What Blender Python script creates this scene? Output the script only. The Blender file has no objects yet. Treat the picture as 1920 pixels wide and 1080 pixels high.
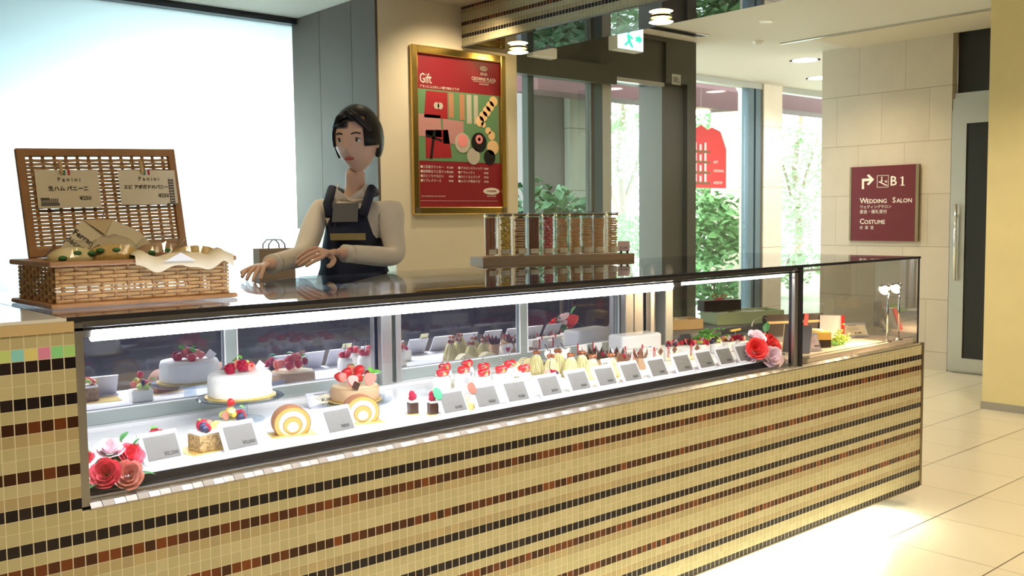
import bpy, math, random
from mathutils import Vector, Matrix, Euler
random.seed(7)
PI = math.pi
C = bpy.context.scene.collection
SC = bpy.context.scene

# ------------------------------------------------------------------ camera
cam = bpy.data.cameras.new('camera'); camo = bpy.data.objects.new('camera', cam); C.objects.link(camo)
cam.sensor_width = 36; cam.lens = 36 * 1804 / 1920
cam.clip_start = 0.05
camo.matrix_world = Matrix(((0.7533, 0.0561, -0.6555, 0), (-0.6576, 0.0462, -0.7518, 0), (-0.0116, 0.9974, 0.0713, 1.44), (0, 0, 0, 1)))
SC.camera = camo
SC.view_settings.view_transform = 'Standard'
SC.view_settings.look = 'None'
SC.view_settings.gamma = 1
SC.view_settings.exposure = 0.66
SC.view_settings.use_curve_mapping = False

# ------------------------------------------------------------------ world
w = bpy.data.worlds.new('sky'); SC.world = w; w.use_nodes = True
w.node_tree.nodes['Background'].inputs[0].default_value = (0.93, 1.0, 0.97, 1)
w.node_tree.nodes['Background'].inputs[1].default_value = 5.0

def area(name, loc, rot, sx, sy, power, col=(1, 1, 1), spread=PI):
    l = bpy.data.lights.new(name, 'AREA'); l.shape = 'RECTANGLE'; l.size = sx; l.size_y = sy
    l.energy = power; l.color = col; l.spread = spread
    o = bpy.data.objects.new(name, l); C.objects.link(o); o.location = loc; o.rotation_euler = rot
    return o
def spot(name, loc, target, power, col, angle=100, blend=.8, size=.06):
    l = bpy.data.lights.new(name, 'SPOT'); l.energy = power; l.color = col
    l.spot_size = math.radians(angle); l.spot_blend = blend; l.shadow_soft_size = size
    o = bpy.data.objects.new(name, l); C.objects.link(o); o.location = loc
    o.rotation_euler = (Vector(target) - Vector(loc)).to_track_quat('-Z', 'Y').to_euler()
    return o
WARM = (1, .80, .52)
# lamps behind the frosted glass wall
area('backlight_lamp', (2.95, 6.80, 1.72), (-PI/2, 0, 0), 1.5, .6, 40, (.95, 1, .98))
area('backlight_lamp', (1.7, 6.75, 1.62), (-PI/2, 0, 0), .9, .4, 10, (.80, .96, 1))
# tube in the pastry case, tube below the counter
area('case_tube_light', (1.72, 2.262, 1.176), (0, 0, 0), 2.04, .016, 34, (.90, .93, 1))
area('case_tube_light', (3.10, 2.262, 1.180), (0, 0, 0), .72, .012, 1.6, (1, .95, .85))
area('plinth_light', (1.9, 2.262, .094), (math.radians(-18), 0, 0), 4.9, .02, 90, (.95, 1, .86))
# hall spots added to light the room, none in view: (x, y, power)
DL = [(0.4, .9, 78), (2.0, .5, 95), (3.6, .9, 92), (5.3, .6, 105), (.4, -1.2, 40), (3.0, -1.2, 40), (5.6, -1.2, 60), (6.1, 2.2, 85), (5.9, 3.9, 60), (7.9, 4.6, 55)]
for x, y, p in DL:
    spot('ceiling_spot', (x, y, 3.03), (x, y, 0), p, WARM, 130, .9, .07)
DLW = [(9.074, 5.682, 70), (10.376, 6.3, 70), (6.9, 5.0, 60)]
for x, y, p in DLW:
    spot('ceiling_spot', (x, y, 3.03), (x, y, 0), p, (1, .95, .86), 140, .9, .07)
for x, y in ((3.75, 4.55), (2.7, 3.9), (1.2, 3.6)):
    spot('ceiling_spot', (x, y, 2.80 if x < 3.9 else 2.55), (x + .1, y + .6, 1.2), 26, WARM, 120, .9, .05)

# ------------------------------------------------------------------ materials
def newmat(name):
    m = bpy.data.materials.new(name); m.use_nodes = True
    nt = m.node_tree; b = nt.nodes['Principled BSDF']
    return m, nt, b
def P(name, col, rough=.5, metal=0, emit=0, ecol=None, noise=0, nscale=20, sub=0, bump=0, coat=0, spec=.5):
    m, nt, b = newmat(name)
    b.inputs['Base Color'].default_value = (*col, 1); b.inputs['Roughness'].default_value = rough
    b.inputs['Metallic'].default_value = metal; b.inputs['Specular IOR Level'].default_value = spec
    if emit:
        b.inputs['Emission Color'].default_value = (*(ecol or col), 1); b.inputs['Emission Strength'].default_value = emit
    if sub:
        b.inputs['Subsurface Weight'].default_value = sub; b.inputs['Subsurface Radius'].default_value = (.02, .01, .006)
    if coat: b.inputs['Coat Weight'].default_value = coat
    if noise or bump:
        tc = nt.nodes.new('ShaderNodeTexCoord'); n = nt.nodes.new('ShaderNodeTexNoise')
        n.inputs['Scale'].default_value = nscale; n.inputs['Detail'].default_value = 5
        nt.links.new(tc.outputs['Object'], n.inputs['Vector'])
        if noise:
            r = nt.nodes.new('ShaderNodeMapRange'); r.inputs[1].default_value = .3; r.inputs[2].default_value = .7
            r.inputs[3].default_value = 1 - noise; r.inputs[4].default_value = 1 + noise * .4
            v = nt.nodes.new('ShaderNodeVectorMath'); v.operation = 'SCALE'; v.inputs[0].default_value = col
            nt.links.new(n.outputs['Fac'], r.inputs[0]); nt.links.new(r.outputs[0], v.inputs['Scale'])
            nt.links.new(v.outputs[0], b.inputs['Base Color'])
        if bump:
            bp = nt.nodes.new('ShaderNodeBump'); bp.inputs['Strength'].default_value = bump; bp.inputs['Distance'].default_value = .01
            nt.links.new(n.outputs['Fac'], bp.inputs['Height']); nt.links.new(bp.outputs[0], b.inputs['Normal'])
    return m
def math_node(nt, op, a, b=None, c=None):
    n = nt.nodes.new('ShaderNodeMath'); n.operation = op
    for i, v in enumerate((a, b, c)):
        if v is None: continue
        if isinstance(v, (int, float)): n.inputs[i].default_value = v
        else: nt.links.new(v, n.inputs[i])
    return n.outputs[0]
def GLASS(name, tint=(.97, .98, .98), f0=.045, rough=0.0):
    m = bpy.data.materials.new(name); m.use_nodes = True; nt = m.node_tree; nt.nodes.clear()
    out = nt.nodes.new('ShaderNodeOutputMaterial'); mix = nt.nodes.new('ShaderNodeMixShader')
    tr = nt.nodes.new('ShaderNodeBsdfTransparent'); tr.inputs[0].default_value = (*tint, 1)
    gl = nt.nodes.new('ShaderNodeBsdfGlossy'); gl.inputs['Roughness'].default_value = rough
    lw = nt.nodes.new('ShaderNodeLayerWeight'); lw.inputs[0].default_value = .5
    p = math_node(nt, 'POWER', lw.outputs['Facing'], 5.0)
    f = math_node(nt, 'MULTIPLY_ADD', p, 1 - f0, f0)
    nt.links.new(f, mix.inputs[0]); nt.links.new(tr.outputs[0], mix.inputs[1]); nt.links.new(gl.outputs[0], mix.inputs[2])
    nt.links.new(mix.outputs[0], out.inputs[0])
    return m
def MOSAIC(name, axis, ztop, colors, flip=False, special=None, j9=None):
    """25 mm glass mosaic in rows: colors has 12 (rgb) entries repeating down the wall"""
    m, nt, b = newmat(name); p = .0263
    g = nt.nodes.new('ShaderNodeNewGeometry'); s = nt.nodes.new('ShaderNodeSeparateXYZ')
    nt.links.new(g.outputs['Position'], s.inputs[0])
    u = math_node(nt, 'DIVIDE', s.outputs[axis], p)
    if flip: v = math_node(nt, 'DIVIDE', math_node(nt, 'SUBTRACT', s.outputs['Z'], ztop), p)
    else: v = math_node(nt, 'DIVIDE', math_node(nt, 'SUBTRACT', ztop, s.outputs['Z']), p)
    cu = math_node(nt, 'FLOOR', u); rv = math_node(nt, 'FLOOR', v)
    fm = math_node(nt, 'FLOORED_MODULO', rv, 12.0)
    fac = math_node(nt, 'DIVIDE', math_node(nt, 'ADD', fm, .5), 12.0)
    cb = nt.nodes.new('ShaderNodeCombineXYZ'); nt.links.new(cu, cb.inputs[0]); nt.links.new(rv, cb.inputs[1])
    wn = nt.nodes.new('ShaderNodeTexWhiteNoise'); wn.noise_dimensions = '2D'; nt.links.new(cb.outputs[0], wn.inputs['Vector'])
    ramps = []
    for k in range(2):
        r = nt.nodes.new('ShaderNodeValToRGB'); r.color_ramp.interpolation = 'CONSTANT'
        e = r.color_ramp.elements
        while len(e) < 12: e.new(.5)
        for i in range(12):
            e[i].position = i / 12
        for i in range(12):
            e[i].color = (*colors[i][k], 1)
        nt.links.new(fac, r.inputs[0]); ramps.append(r)
    mx = nt.nodes.new('ShaderNodeMix'); mx.data_type = 'RGBA'
    nt.links.new(math_node(nt, 'POWER', wn.outputs['Value'], 2.5), mx.inputs[0])
    nt.links.new(ramps[0].outputs[0], mx.inputs[6]); nt.links.new(ramps[1].outputs[0], mx.inputs[7])
    col = mx.outputs[2]
    if special is not None:
        hs = nt.nodes.new('ShaderNodeHueSaturation'); hs.inputs['Color'].default_value = (.75, .5, .28, 1)
        hs.inputs['Saturation'].default_value = 1.0
        nt.links.new(wn.outputs['Value'], hs.inputs['Hue'])
        eq = math_node(nt, 'COMPARE', rv, float(special), .2)
        m2 = nt.nodes.new('ShaderNodeMix'); m2.data_type = 'RGBA'; nt.links.new(eq, m2.inputs[0])
        nt.links.new(col, m2.inputs[6]); nt.links.new(hs.outputs[0], m2.inputs[7]); col = m2.outputs[2]
    fu = math_node(nt, 'ABSOLUTE', math_node(nt, 'SUBTRACT', math_node(nt, 'FRACT', u), .5))
    fv = math_node(nt, 'ABSOLUTE', math_node(nt, 'SUBTRACT', math_node(nt, 'FRACT', v), .5))
    gm = math_node(nt, 'MAXIMUM', math_node(nt, 'GREATER_THAN', fu, .458), math_node(nt, 'GREATER_THAN', fv, .475))
    m3 = nt.nodes.new('ShaderNodeMix'); m3.data_type = 'RGBA'; nt.links.new(gm, m3.inputs[0])
    nt.links.new(col, m3.inputs[6]); m3.inputs[7].default_value = (.68, .63, .46, 1)
    nt.links.new(m3.outputs[2], b.inputs['Base Color'])
    nt.links.new(math_node(nt, 'MULTIPLY_ADD', gm, .5, .16), b.inputs['Roughness'])
    bp = nt.nodes.new('ShaderNodeBump'); bp.invert = True; bp.inputs['Strength'].default_value = .5; bp.inputs['Distance'].default_value = .001
    nt.links.new(gm, bp.inputs['Height']); nt.links.new(bp.outputs[0], b.inputs['Normal'])
    b.inputs['Specular IOR Level'].default_value = .35
    return m
def TILES(name, ax, ay, sx, sy, ox, oy, line, col, lcol, rough=.25, bond=False, noise=.06, nscale=3, spec=.5, linev=None):
    m, nt, b = newmat(name)
    g = nt.nodes.new('ShaderNodeNewGeometry'); s = nt.nodes.new('ShaderNodeSeparateXYZ')
    nt.links.new(g.outputs['Position'], s.inputs[0])
    v = math_node(nt, 'DIVIDE', math_node(nt, 'SUBTRACT', s.outputs[ay], oy), sy)
    u = math_node(nt, 'DIVIDE', math_node(nt, 'SUBTRACT', s.outputs[ax], ox), sx)
    rv = math_node(nt, 'FLOOR', v)
    if bond: u = math_node(nt, 'ADD', u, math_node(nt, 'MULTIPLY', math_node(nt, 'FLOORED_MODULO', rv, 2.0), .5))
    cu = math_node(nt, 'FLOOR', u)
    du = math_node(nt, 'MULTIPLY', math_node(nt, 'SUBTRACT', .5, math_node(nt, 'ABSOLUTE', math_node(nt, 'SUBTRACT', math_node(nt, 'FRACT', u), .5))), sx)
    dv = math_node(nt, 'MULTIPLY', math_node(nt, 'SUBTRACT', .5, math_node(nt, 'ABSOLUTE', math_node(nt, 'SUBTRACT', math_node(nt, 'FRACT', v), .5))), sy)
    lm = math_node(nt, 'MAXIMUM', math_node(nt, 'LESS_THAN', du, line * .6), math_node(nt, 'LESS_THAN', dv, linev or line))
    cb = nt.nodes.new('ShaderNodeCombineXYZ'); nt.links.new(cu, cb.inputs[0]); nt.links.new(rv, cb.inputs[1])
    wn = nt.nodes.new('ShaderNodeTexWhiteNoise'); wn.noise_dimensions = '2D'; nt.links.new(cb.outputs[0], wn.inputs['Vector'])
    nz = nt.nodes.new('ShaderNodeTexNoise'); nz.inputs['Scale'].default_value = nscale; nz.inputs['Detail'].default_value = 6
    nt.links.new(g.outputs['Position'], nz.inputs['Vector'])
    f = math_node(nt, 'ADD', math_node(nt, 'MULTIPLY', wn.outputs['Value'], .5), math_node(nt, 'MULTIPLY', nz.outputs['Fac'], 1.0))
    sc = math_node(nt, 'MULTIPLY_ADD', f, -noise, 1 + noise * .5)
    vm = nt.nodes.new('ShaderNodeVectorMath'); vm.operation = 'SCALE'; vm.inputs[0].default_value = col; nt.links.new(sc, vm.inputs['Scale'])
    mx = nt.nodes.new('ShaderNodeMix'); mx.data_type = 'RGBA'; nt.links.new(lm, mx.inputs[0]); nt.links.new(vm.outputs[0], mx.inputs[6]); mx.inputs[7].default_value = (*lcol, 1)
    nt.links.new(mx.outputs[2], b.inputs['Base Color']); b.inputs['Roughness'].default_value = rough; b.inputs['Specular IOR Level'].default_value = spec
    return m

cream = ((.50, .455, .27), (.57, .515, .32)); black = ((.012, .01, .012), (.03, .02, .02))
brown = ((.045, .016, .008), (.20, .055, .015)); beige = ((.42, .35, .20), (.50, .40, .22))
PAT = [black, cream, brown, beige, cream, cream, brown, cream, beige, black, cream, cream]
front_cols = [PAT[(i - 2) % 12] for i in range(12)]
soff_cols = [PAT[(11 - j) % 12] for j in range(12)]
MT = {}
MT['mosaic'] = MOSAIC('mosaic_tiles', 'X', .8085, front_cols, special=-14)
MT['mosaic_soffit'] = MOSAIC('mosaic_tiles_soffit', 'Y', 2.575, soff_cols, flip=True)
MT['floor'] = TILES('floor_tiles', 'X', 'Y', .4825, .475, 3.99, 2.07, .0028, (.56, .50, .375), (.09, .07, .045), rough=.28, noise=.07, linev=.0032)
MT['stone'] = TILES('limestone_blocks', 'Y', 'Z', .465, .486, 4.185, .168, .0035, (.58, .505, .41), (.36, .30, .23), rough=.6, bond=True, noise=.16, nscale=6, spec=.2)
MT['stonex'] = TILES('limestone_column', 'X', 'Z', 3.0, .75, 9.5, .3, .004, (.74, .66, .54), (.40, .34, .27), rough=.6, noise=.12, nscale=6, spec=.2)
MT['stonegray'] = TILES('grey_stone_column', 'X', 'Z', 3.0, .8, 9.5, .2, .006, (.30, .30, .27), (.12, .12, .11), rough=.6, noise=.12, nscale=6, spec=.2)
MT['wall'] = P('cream_plaster', (.78, .70, .54), .7, noise=.03, nscale=3)
MT['pillar'] = P('yellow_plaster', (.80, .68, .36), .75, noise=.05, nscale=4)
MT['ceiling'] = P('ceiling_paint', (.68, .64, .58), .8)
MT['ceiling_left'] = P('ceiling_brown_paint', (.52, .46, .38), .8)
MT['baffle'] = P('dark_baffle_paint', (.07, .10, .11), .8)
MT['ceiling_tan'] = P('tan_ceiling_paint', (.66, .58, .46), .8)
MT['hallwall'] = P('dark_hall_wall', (.045, .045, .06), .7)
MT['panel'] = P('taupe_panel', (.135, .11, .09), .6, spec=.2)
MT['frosted'] = None
MT['alu'] = P('brushed_aluminium', (.62, .62, .62), .3, 1)
MT['steel'] = P('satin_steel', (.50, .49, .47), .35, .9)
MT['chrome'] = P('chrome', (.85, .85, .86), .08, 1)
MT['polish'] = P('polished_edge_tile', (.70, .66, .62), .22, .9)
MT['bronze'] = P('bronze_trim', (.30, .24, .15), .35, .8)
MT['dark'] = P('dark_frame', (.035, .035, .045), .3, .3)
MT['portal'] = P('dark_portal_metal', (.095, .095, .085), .45, .3)
MT['mullion'] = P('blue_grey_mullion', (.12, .17, .20), .4, .4)
MT['mull_light'] = P('light_grey_mullion', (.45, .46, .42), .4, .4)
MT['black'] = P('black_plastic', (.012, .012, .014), .35)
MT['blackgloss'] = P('black_glossy_stone', (.02, .02, .025), .06)
MT['white'] = P('white_gloss', (.88, .88, .88), .25)
MT['deck'] = P('white_deck', (.86, .87, .88), .2)
MT['deckpink'] = P('pink_beige_deck', (.80, .66, .52), .3)
MT['riser'] = P('grey_green_rail', (.42, .48, .46), .3, .5)
MT['whitetop'] = P('white_counter_top', (.82, .85, .86), .12)
MT['tan'] = P('tan_trim', (.62, .48, .27), .4)
MT['gold'] = P('gold_frame', (.78, .56, .18), .25, 1)
MT['golddark'] = P('gold_corner', (.25, .22, .15), .4, .8)
MT['red'] = P('red_print', (.27, .012, .024), .45)
MT['maroon'] = P('maroon_board', (.13, .008, .016), .35)
MT['printred'] = P('bag_red_print', (.36, .015, .025), .5)
MT['printwhite'] = P('white_print', (.52, .47, .40), .5)
MT['printpink'] = P('pink_print', (.50, .24, .24), .5)
MT['printgreen'] = P('green_print', (.13, .27, .13), .5)
MT['ink'] = P('black_ink', (.03, .03, .03), .6)
MT['inkgray'] = P('grey_ink', (.16, .15, .14), .6)
MT['inkwhite'] = P('white_lettering', (.85, .80, .72), .6)
MT['paper'] = P('cream_paper', (.86, .78, .58), .7)
MT['cardpaper'] = P('grey_price_paper', (.12, .115, .106), .6)
MT['acrylic'] = P('frosted_acrylic', (.50, .50, .56), .15)
MT['clear'] = GLASS('clear_glass', (.97, .98, .985), .04)
MT['topglass'] = GLASS('top_glass', (.80, .83, .88), .05)
MT['endglass'] = GLASS('mirror_tint_glass', (.74, .71, .66), .12)
MT['endglass_front'] = GLASS('mirror_glass', (.85, .84, .82), .35)
MT['winglass'] = GLASS('window_glass', (.93, .97, .96), .04)
MT['film'] = GLASS('cellophane', (.95, .94, .90), .12, .14)
MT['jarglass'] = GLASS('jar_plastic', (.98, .97, .95), .05)
MT['stand'] = GLASS('stand_glass', (.82, .88, .94), .12)
def MIRROR(name, col, dcol, k):
    m = bpy.data.materials.new(name); m.use_nodes = True; nt = m.node_tree; nt.nodes.clear()
    out = nt.nodes.new('ShaderNodeOutputMaterial'); mix = nt.nodes.new('ShaderNodeMixShader')
    d = nt.nodes.new('ShaderNodeBsdfDiffuse'); d.inputs[0].default_value = (*dcol, 1)
    gl = nt.nodes.new('ShaderNodeBsdfGlossy'); gl.inputs['Roughness'].default_value = 0.0; gl.inputs[0].default_value = (*col, 1)
    mix.inputs[0].default_value = k
    nt.links.new(d.outputs[0], mix.inputs[1]); nt.links.new(gl.outputs[0], mix.inputs[2]); nt.links.new(mix.outputs[0], out.inputs[0])
    return m
MT['doormirror'] = MIRROR('mirror_door_glass', (.92, .94, .98), (.12, .13, .24), .80)
MT['soffmirror'] = MIRROR('smoked_mirror', (.36, .36, .38), (.02, .02, .02), .85)
m = bpy.data.materials.new('frosted_backlit_glass'); m.use_nodes = True; nt = m.node_tree; nt.nodes.clear()
out = nt.nodes.new('ShaderNodeOutputMaterial'); a = nt.nodes.new('ShaderNodeAddShader'); t1 = nt.nodes.new('ShaderNodeBsdfTranslucent'); t1.inputs[0].default_value = (.80, .90, .92, 1)
d1 = nt.nodes.new('ShaderNodeBsdfDiffuse'); d1.inputs[0].default_value = (.16, .21, .23, 1)
nt.links.new(t1.outputs[0], a.inputs[0]); nt.links.new(d1.outputs[0], a.inputs[1]); nt.links.new(a.outputs[0], out.inputs[0]); MT['frosted'] = m
MT['lamp'] = P('lamp_glow', (1, .9, .6), .3, emit=9, ecol=(1, .84, .45))
MT['lampsmall'] = P('small_lamp_glow', (1, .9, .7), .3, emit=4, ecol=(1, .86, .6))
MT['lampwhite'] = P('lamp_glow_white', (1, 1, 1), .3, emit=6, ecol=(1, .97, .9))
MT['tube'] = P('led_tube', (1, 1, 1), .3, emit=14, ecol=(.86, .90, 1))
MT['tubedim'] = P('led_tube_warm', (1, 1, 1), .3, emit=3.5, ecol=(1, .98, .92))
MT['exit'] = P('exit_sign_face', (.5, 1, .85), .3, emit=1.6, ecol=(.55, 1, .86))
MT['exitgreen'] = P('exit_sign_green', (.0, .5, .3), .3, emit=.7, ecol=(.05, .75, .5))
MT['rattan'] = P('rattan', (.56, .33, .12), .5, noise=.25, nscale=30)
MT['rattanrim'] = P('rattan_rim', (.42, .21, .08), .45, noise=.2, nscale=12)
MT['skin'] = P('skin', (.80, .52, .38), .5, sub=.15)
MT['shirt'] = P('cream_shirt', (.88, .80, .68), .8, noise=.06, nscale=8)
MT['apron'] = P('navy_apron', (.018, .024, .055), .75)
MT['hair'] = P('black_hair', (.012, .010, .010), .4)
MT['lip'] = P('lips', (.50, .10, .08), .4)
MT['badge'] = P('name_badge', (.55, .45, .22), .35, .5)
MT['strawberry'] = P('strawberry_red', (.58, .015, .02), .35, coat=.15, noise=.3, nscale=90)
MT['strawcut'] = P('strawberry_flesh', (.85, .22, .17), .35)
MT['rasp'] = P('raspberry', (.50, .01, .05), .4, bump=.6, nscale=220)
MT['blue'] = P('blueberry', (.02, .025, .07), .5)
MT['orange'] = P('orange_fruit', (.90, .38, .03), .35)
MT['kiwi'] = P('green_fruit', (.48, .62, .12), .35)
MT['mint'] = P('mint_leaf', (.14, .42, .06), .5)
MT['cream'] = P('whipped_cream', (.88, .87, .82), .5, bump=.25, nscale=35)
MT['creamy'] = P('yellow_cream', (.82, .72, .40), .5)
MT['mousse'] = P('tan_mousse', (.48, .30, .16), .45, noise=.1, nscale=14)
MT['rollsponge'] = P('roll_sponge', (.42, .27, .07), .8)
MT['rollcream'] = P('roll_cream', (.50, .46, .36), .6)
MT['sponge'] = P('sponge', (.72, .50, .17), .8, noise=.2, nscale=120)
MT['crust'] = P('brown_crust', (.25, .10, .04), .6, noise=.2, nscale=60)
MT['nuts'] = P('nut_crumbs', (.42, .28, .12), .8, noise=.5, nscale=110, bump=.8)
MT['choc'] = P('dark_chocolate', (.045, .018, .010), .3)
MT['milk'] = P('milk_chocolate', (.20, .085, .04), .4)
MT['chestnut'] = P('chestnut', (.28, .075, .02), .3, coat=.4)
MT['strand'] = P('chestnut_cream', (.66, .58, .26), .5)
MT['redstrip'] = P('red_label', (.55, .01, .03), .5)
MT['diamond'] = P('grey_diamond', (.45, .45, .45), .4, .3)
MT['doily'] = P('gold_board', (.80, .60, .20), .3, .7)
MT['sealgreen'] = P('green_seal', (.02, .22, .10), .4)
MT['sealbrown'] = P('brown_seal', (.22, .06, .03), .4)
MT['yellowtag'] = P('pale_yellow_tag', (.62, .60, .35), .5)
MT['rosepink'] = P('pink_rose', (.80, .10, .16), .6)
MT['roselight'] = P('light_pink_rose', (.85, .42, .38), .6)
MT['rosepale'] = P('pale_pink_rose', (.85, .66, .72), .6)
MT['rosered'] = P('coral_red_rose', (.80, .05, .05), .6)
MT['leaf'] = P('rose_leaf', (.04, .16, .04), .5)
MT['foliage'] = P('foliage_light', (.16, .36, .13), .6)
MT['foliage2'] = P('foliage_dark', (.035, .13, .05), .55)
MT['foliage3'] = P('foliage_pale', (.34, .56, .30), .6)
MT['bark'] = P('bark', (.20, .15, .11), .8)
MT['awning'] = P('dark_red_awning', (.06, .010, .016), .7)
MT['ground'] = P('pale_paving', (.62, .66, .62), .7)
MT['outwall'] = P('mauve_grey_wall', (.13, .115, .12), .7)
MT['brownbox'] = P('dark_gift_box', (.045, .028, .02), .4)
MT['ribbon'] = P('red_ribbon', (.72, .02, .02), .35)
MT['wood'] = P('pale_wood', (.68, .46, .20), .5)
MT['woodgreen'] = P('pale_green_tray', (.55, .62, .32), .5)
MT['cheese'] = P('yellow_cake', (.85, .55, .12), .5)
MT['kraft'] = P('kraft_paper', (.42, .29, .19), .7)
MT['caddy'] = P('grey_cabinet', (.16, .16, .165), .4)
MT['macyellow'] = P('yellow_macaron', (.90, .68, .18), .6)
MT['macpink'] = P('pink_macaron', (.85, .28, .28), .6)
MT['mactan'] = P('tan_cookie', (.85, .56, .28), .7)
MT['macbrown'] = P('brown_cookie', (.48, .22, .12), .7)
MT['macdark'] = P('dark_cookie', (.28, .12, .07), .6)
MT['bluetape'] = P('blue_sticker', (.05, .25, .70), .5)

# ------------------------------------------------------------------ mesh helpers
class MB:
    def __init__(s): s.v = []; s.f = []
    def add(s, vs, fs, M=None):
        o = len(s.v)
        s.v += [tuple(M @ Vector(p)) if M is not None else tuple(p) for p in vs]
        s.f += [tuple(i + o for i in f) for f in fs]; return s
    def box(s, x0, x1, y0, y1, z0, z1, M=None):
        vs = [(x, y, z) for z in (z0, z1) for y in (y0, y1) for x in (x0, x1)]
        return s.add(vs, [(0, 2, 3, 1), (4, 5, 7, 6), (0, 1, 5, 4), (2, 6, 7, 3), (0, 4, 6, 2), (1, 3, 7, 5)], M)
    def lathe(s, prof, n=24, M=None, cap=True, sx=1, sy=1):
        vs = []; fs = []
        for r, z in prof:
            for k in range(n):
                a = 2 * PI * k / n; vs.append((r * math.cos(a) * sx, r * math.sin(a) * sy, z))
        for i in range(len(prof) - 1):
            for k in range(n):
                fs.append((i*n + k, i*n + (k+1) % n, (i+1)*n + (k+1) % n, (i+1)*n + k))
        if cap:
            fs.append(tuple(range(n-1, -1, -1))); fs.append(tuple((len(prof)-1)*n + k for k in range(n)))
        return s.add(vs, fs, M)
    def cyl(s, r, z0, z1, n=20, M=None): return s.lathe([(r, z0), (r, z1)], n, M)
    def ball(s, r, c=(0, 0, 0), n=12, sc=(1, 1, 1), M=None):
        prof = [(max(1e-4, r * math.sin(PI * i / n)), -r * math.cos(PI * i / n)) for i in range(n + 1)]
        T = Matrix.Translation(c) @ Matrix.Diagonal((*sc, 1)); T = M @ T if M is not None else T
        return s.lathe(prof, n * 2 if n < 10 else 20, T, cap=False)
    def tube(s, pts, r, n=8, closed=False, r2=None):
        pts = [Vector(p) for p in pts]; N = len(pts); vs = []; fs = []
        up = Vector((0, 0, 1)); prev = None
        for i, p in enumerate(pts):
            t = (pts[min(i+1, N-1)] - pts[max(i-1, 0)])
            t = t.normalized() if t.length > 1e-9 else Vector((0, 0, 1))
            if prev is None:
                a = t.cross(up) if abs(t.dot(up)) < .95 else t.cross(Vector((1, 0, 0)))
            else: a = prev - prev.dot(t) * t
            a.normalize(); b = t.cross(a); prev = a
            rr = r if r2 is None else r + (r2 - r) * i / max(1, N - 1)
            for k in range(n):
                q = 2 * PI * k / n; vs.append(p + a * math.cos(q) * rr + b * math.sin(q) * rr)
        for i in range(N - 1):
            for k in range(n):
                fs.append((i*n + k, i*n + (k+1) % n, (i+1)*n + (k+1) % n, (i+1)*n + k))
        fs.append(tuple(range(n-1, -1, -1))); fs.append(tuple((N-1)*n + k for k in range(n)))
        return s.add(vs, fs)
    def prism(s, poly, y0, y1, M=None):
        """outline in x,z extruded along y"""
        n = len(poly); vs = [(x, y0, z) for x, z in poly] + [(x, y1, z) for x, z in poly]
        fs = [tuple(range(n)), tuple(range(2*n-1, n-1, -1))] + [(k, k+n, (k+1) % n + n, (k+1) % n) for k in range(n)]
        return s.add(vs, fs, M)
    def ring(s, o, i, y0, y1, M=None):
        n = len(o); vs = [(x, y0, z) for x, z in o] + [(x, y0, z) for x, z in i] + [(x, y1, z) for x, z in o] + [(x, y1, z) for x, z in i]
        fs = []
        for k in range(n):
            l = (k+1) % n
            fs += [(k, l, l+n, k+n), (k+2*n, k+3*n, l+3*n, l+2*n), (k, k+2*n, l+2*n, l), (k+n, l+n, l+3*n, k+3*n)]
        return s.add(vs, fs, M)
    def mesh(s, name, mat, smooth=False):
        me = bpy.data.meshes.new(name); me.from_pydata(s.v, [], s.f); me.update()
        me.materials.append(MT[mat] if isinstance(mat, str) else mat)
        if smooth:
            for p in me.polygons: p.use_smooth = True
        return me
    def build(s, name, mat, parent=None, smooth=False, bevel=0, **k):
        return place(name, s.mesh(name, mat, smooth), parent, bevel=bevel, **k)
def place(name, me, parent=None, loc=(0, 0, 0), rot=(0, 0, 0), scale=(1, 1, 1), bevel=0):
    o = bpy.data.objects.new(name, me); C.objects.link(o); o.location = loc; o.rotation_euler = rot
    o.scale = scale if not isinstance(scale, (int, float)) else (scale,) * 3
    if parent: o.parent = parent
    if bevel:
        b = o.modifiers.new('bevel', 'BEVEL'); b.width = bevel; b.segments = 2; b.limit_method = 'ANGLE'
    return o
def tag(o, label=None, cat=None, group=None, kind=None):
    if label: o['label'] = label
    if cat: o['category'] = cat
    if group: o['group'] = group
    if kind: o['kind'] = kind
    return o
def thing(name, label, cat, loc=(0, 0, 0), rz=0, group=None, rot=None):
    o = bpy.data.objects.new(name, None); C.objects.link(o); o.location = loc; o.rotation_euler = rot or (0, 0, rz)
    o.empty_display_size = .05
    return tag(o, label, cat, group)
def struct(name, mb, mat, **k):
    return tag(mb.build(name, mat, **k), kind='structure')
def sbox(name, mat, *b, **k): return struct(name, MB().box(*b), mat, **k)
def text(body, size, mat, parent, loc, rot=(PI/2, 0, 0), align='LEFT', name='lettering', bold=0, sx=1):
    key = (body, size, mat, align, bold)
    if key not in TXT:
        cu = bpy.data.curves.new('lettering', 'FONT'); cu.body = body; cu.size = size; cu.align_x = align; cu.align_y = 'CENTER'
        cu.extrude = .0004; cu.offset = bold; cu.resolution_u = 2
        o = bpy.data.objects.new('lettering_source', cu); C.objects.link(o)
        dg = bpy.context.evaluated_depsgraph_get(); dg.update()
        me = bpy.data.meshes.new_from_object(o.evaluated_get(dg), depsgraph=dg)
        me.materials.clear(); me.materials.append(MT[mat]); TXT[key] = me
        bpy.data.objects.remove(o); bpy.data.curves.remove(cu)
    return place(name, TXT[key], parent, loc, rot, (sx, 1, 1))
TXT = {}
def copy_tree(o, parent=None):
    c = o.copy(); C.objects.link(c)
    if parent: c.parent = parent
    for ch in [x for x in bpy.data.objects if x.parent == o]: copy_tree(ch, c)
    return c
def rot3(x=0, y=0, z=0, loc=(0, 0, 0)): return Matrix.Translation(loc) @ Euler((x, y, z)).to_matrix().to_4x4()

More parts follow.
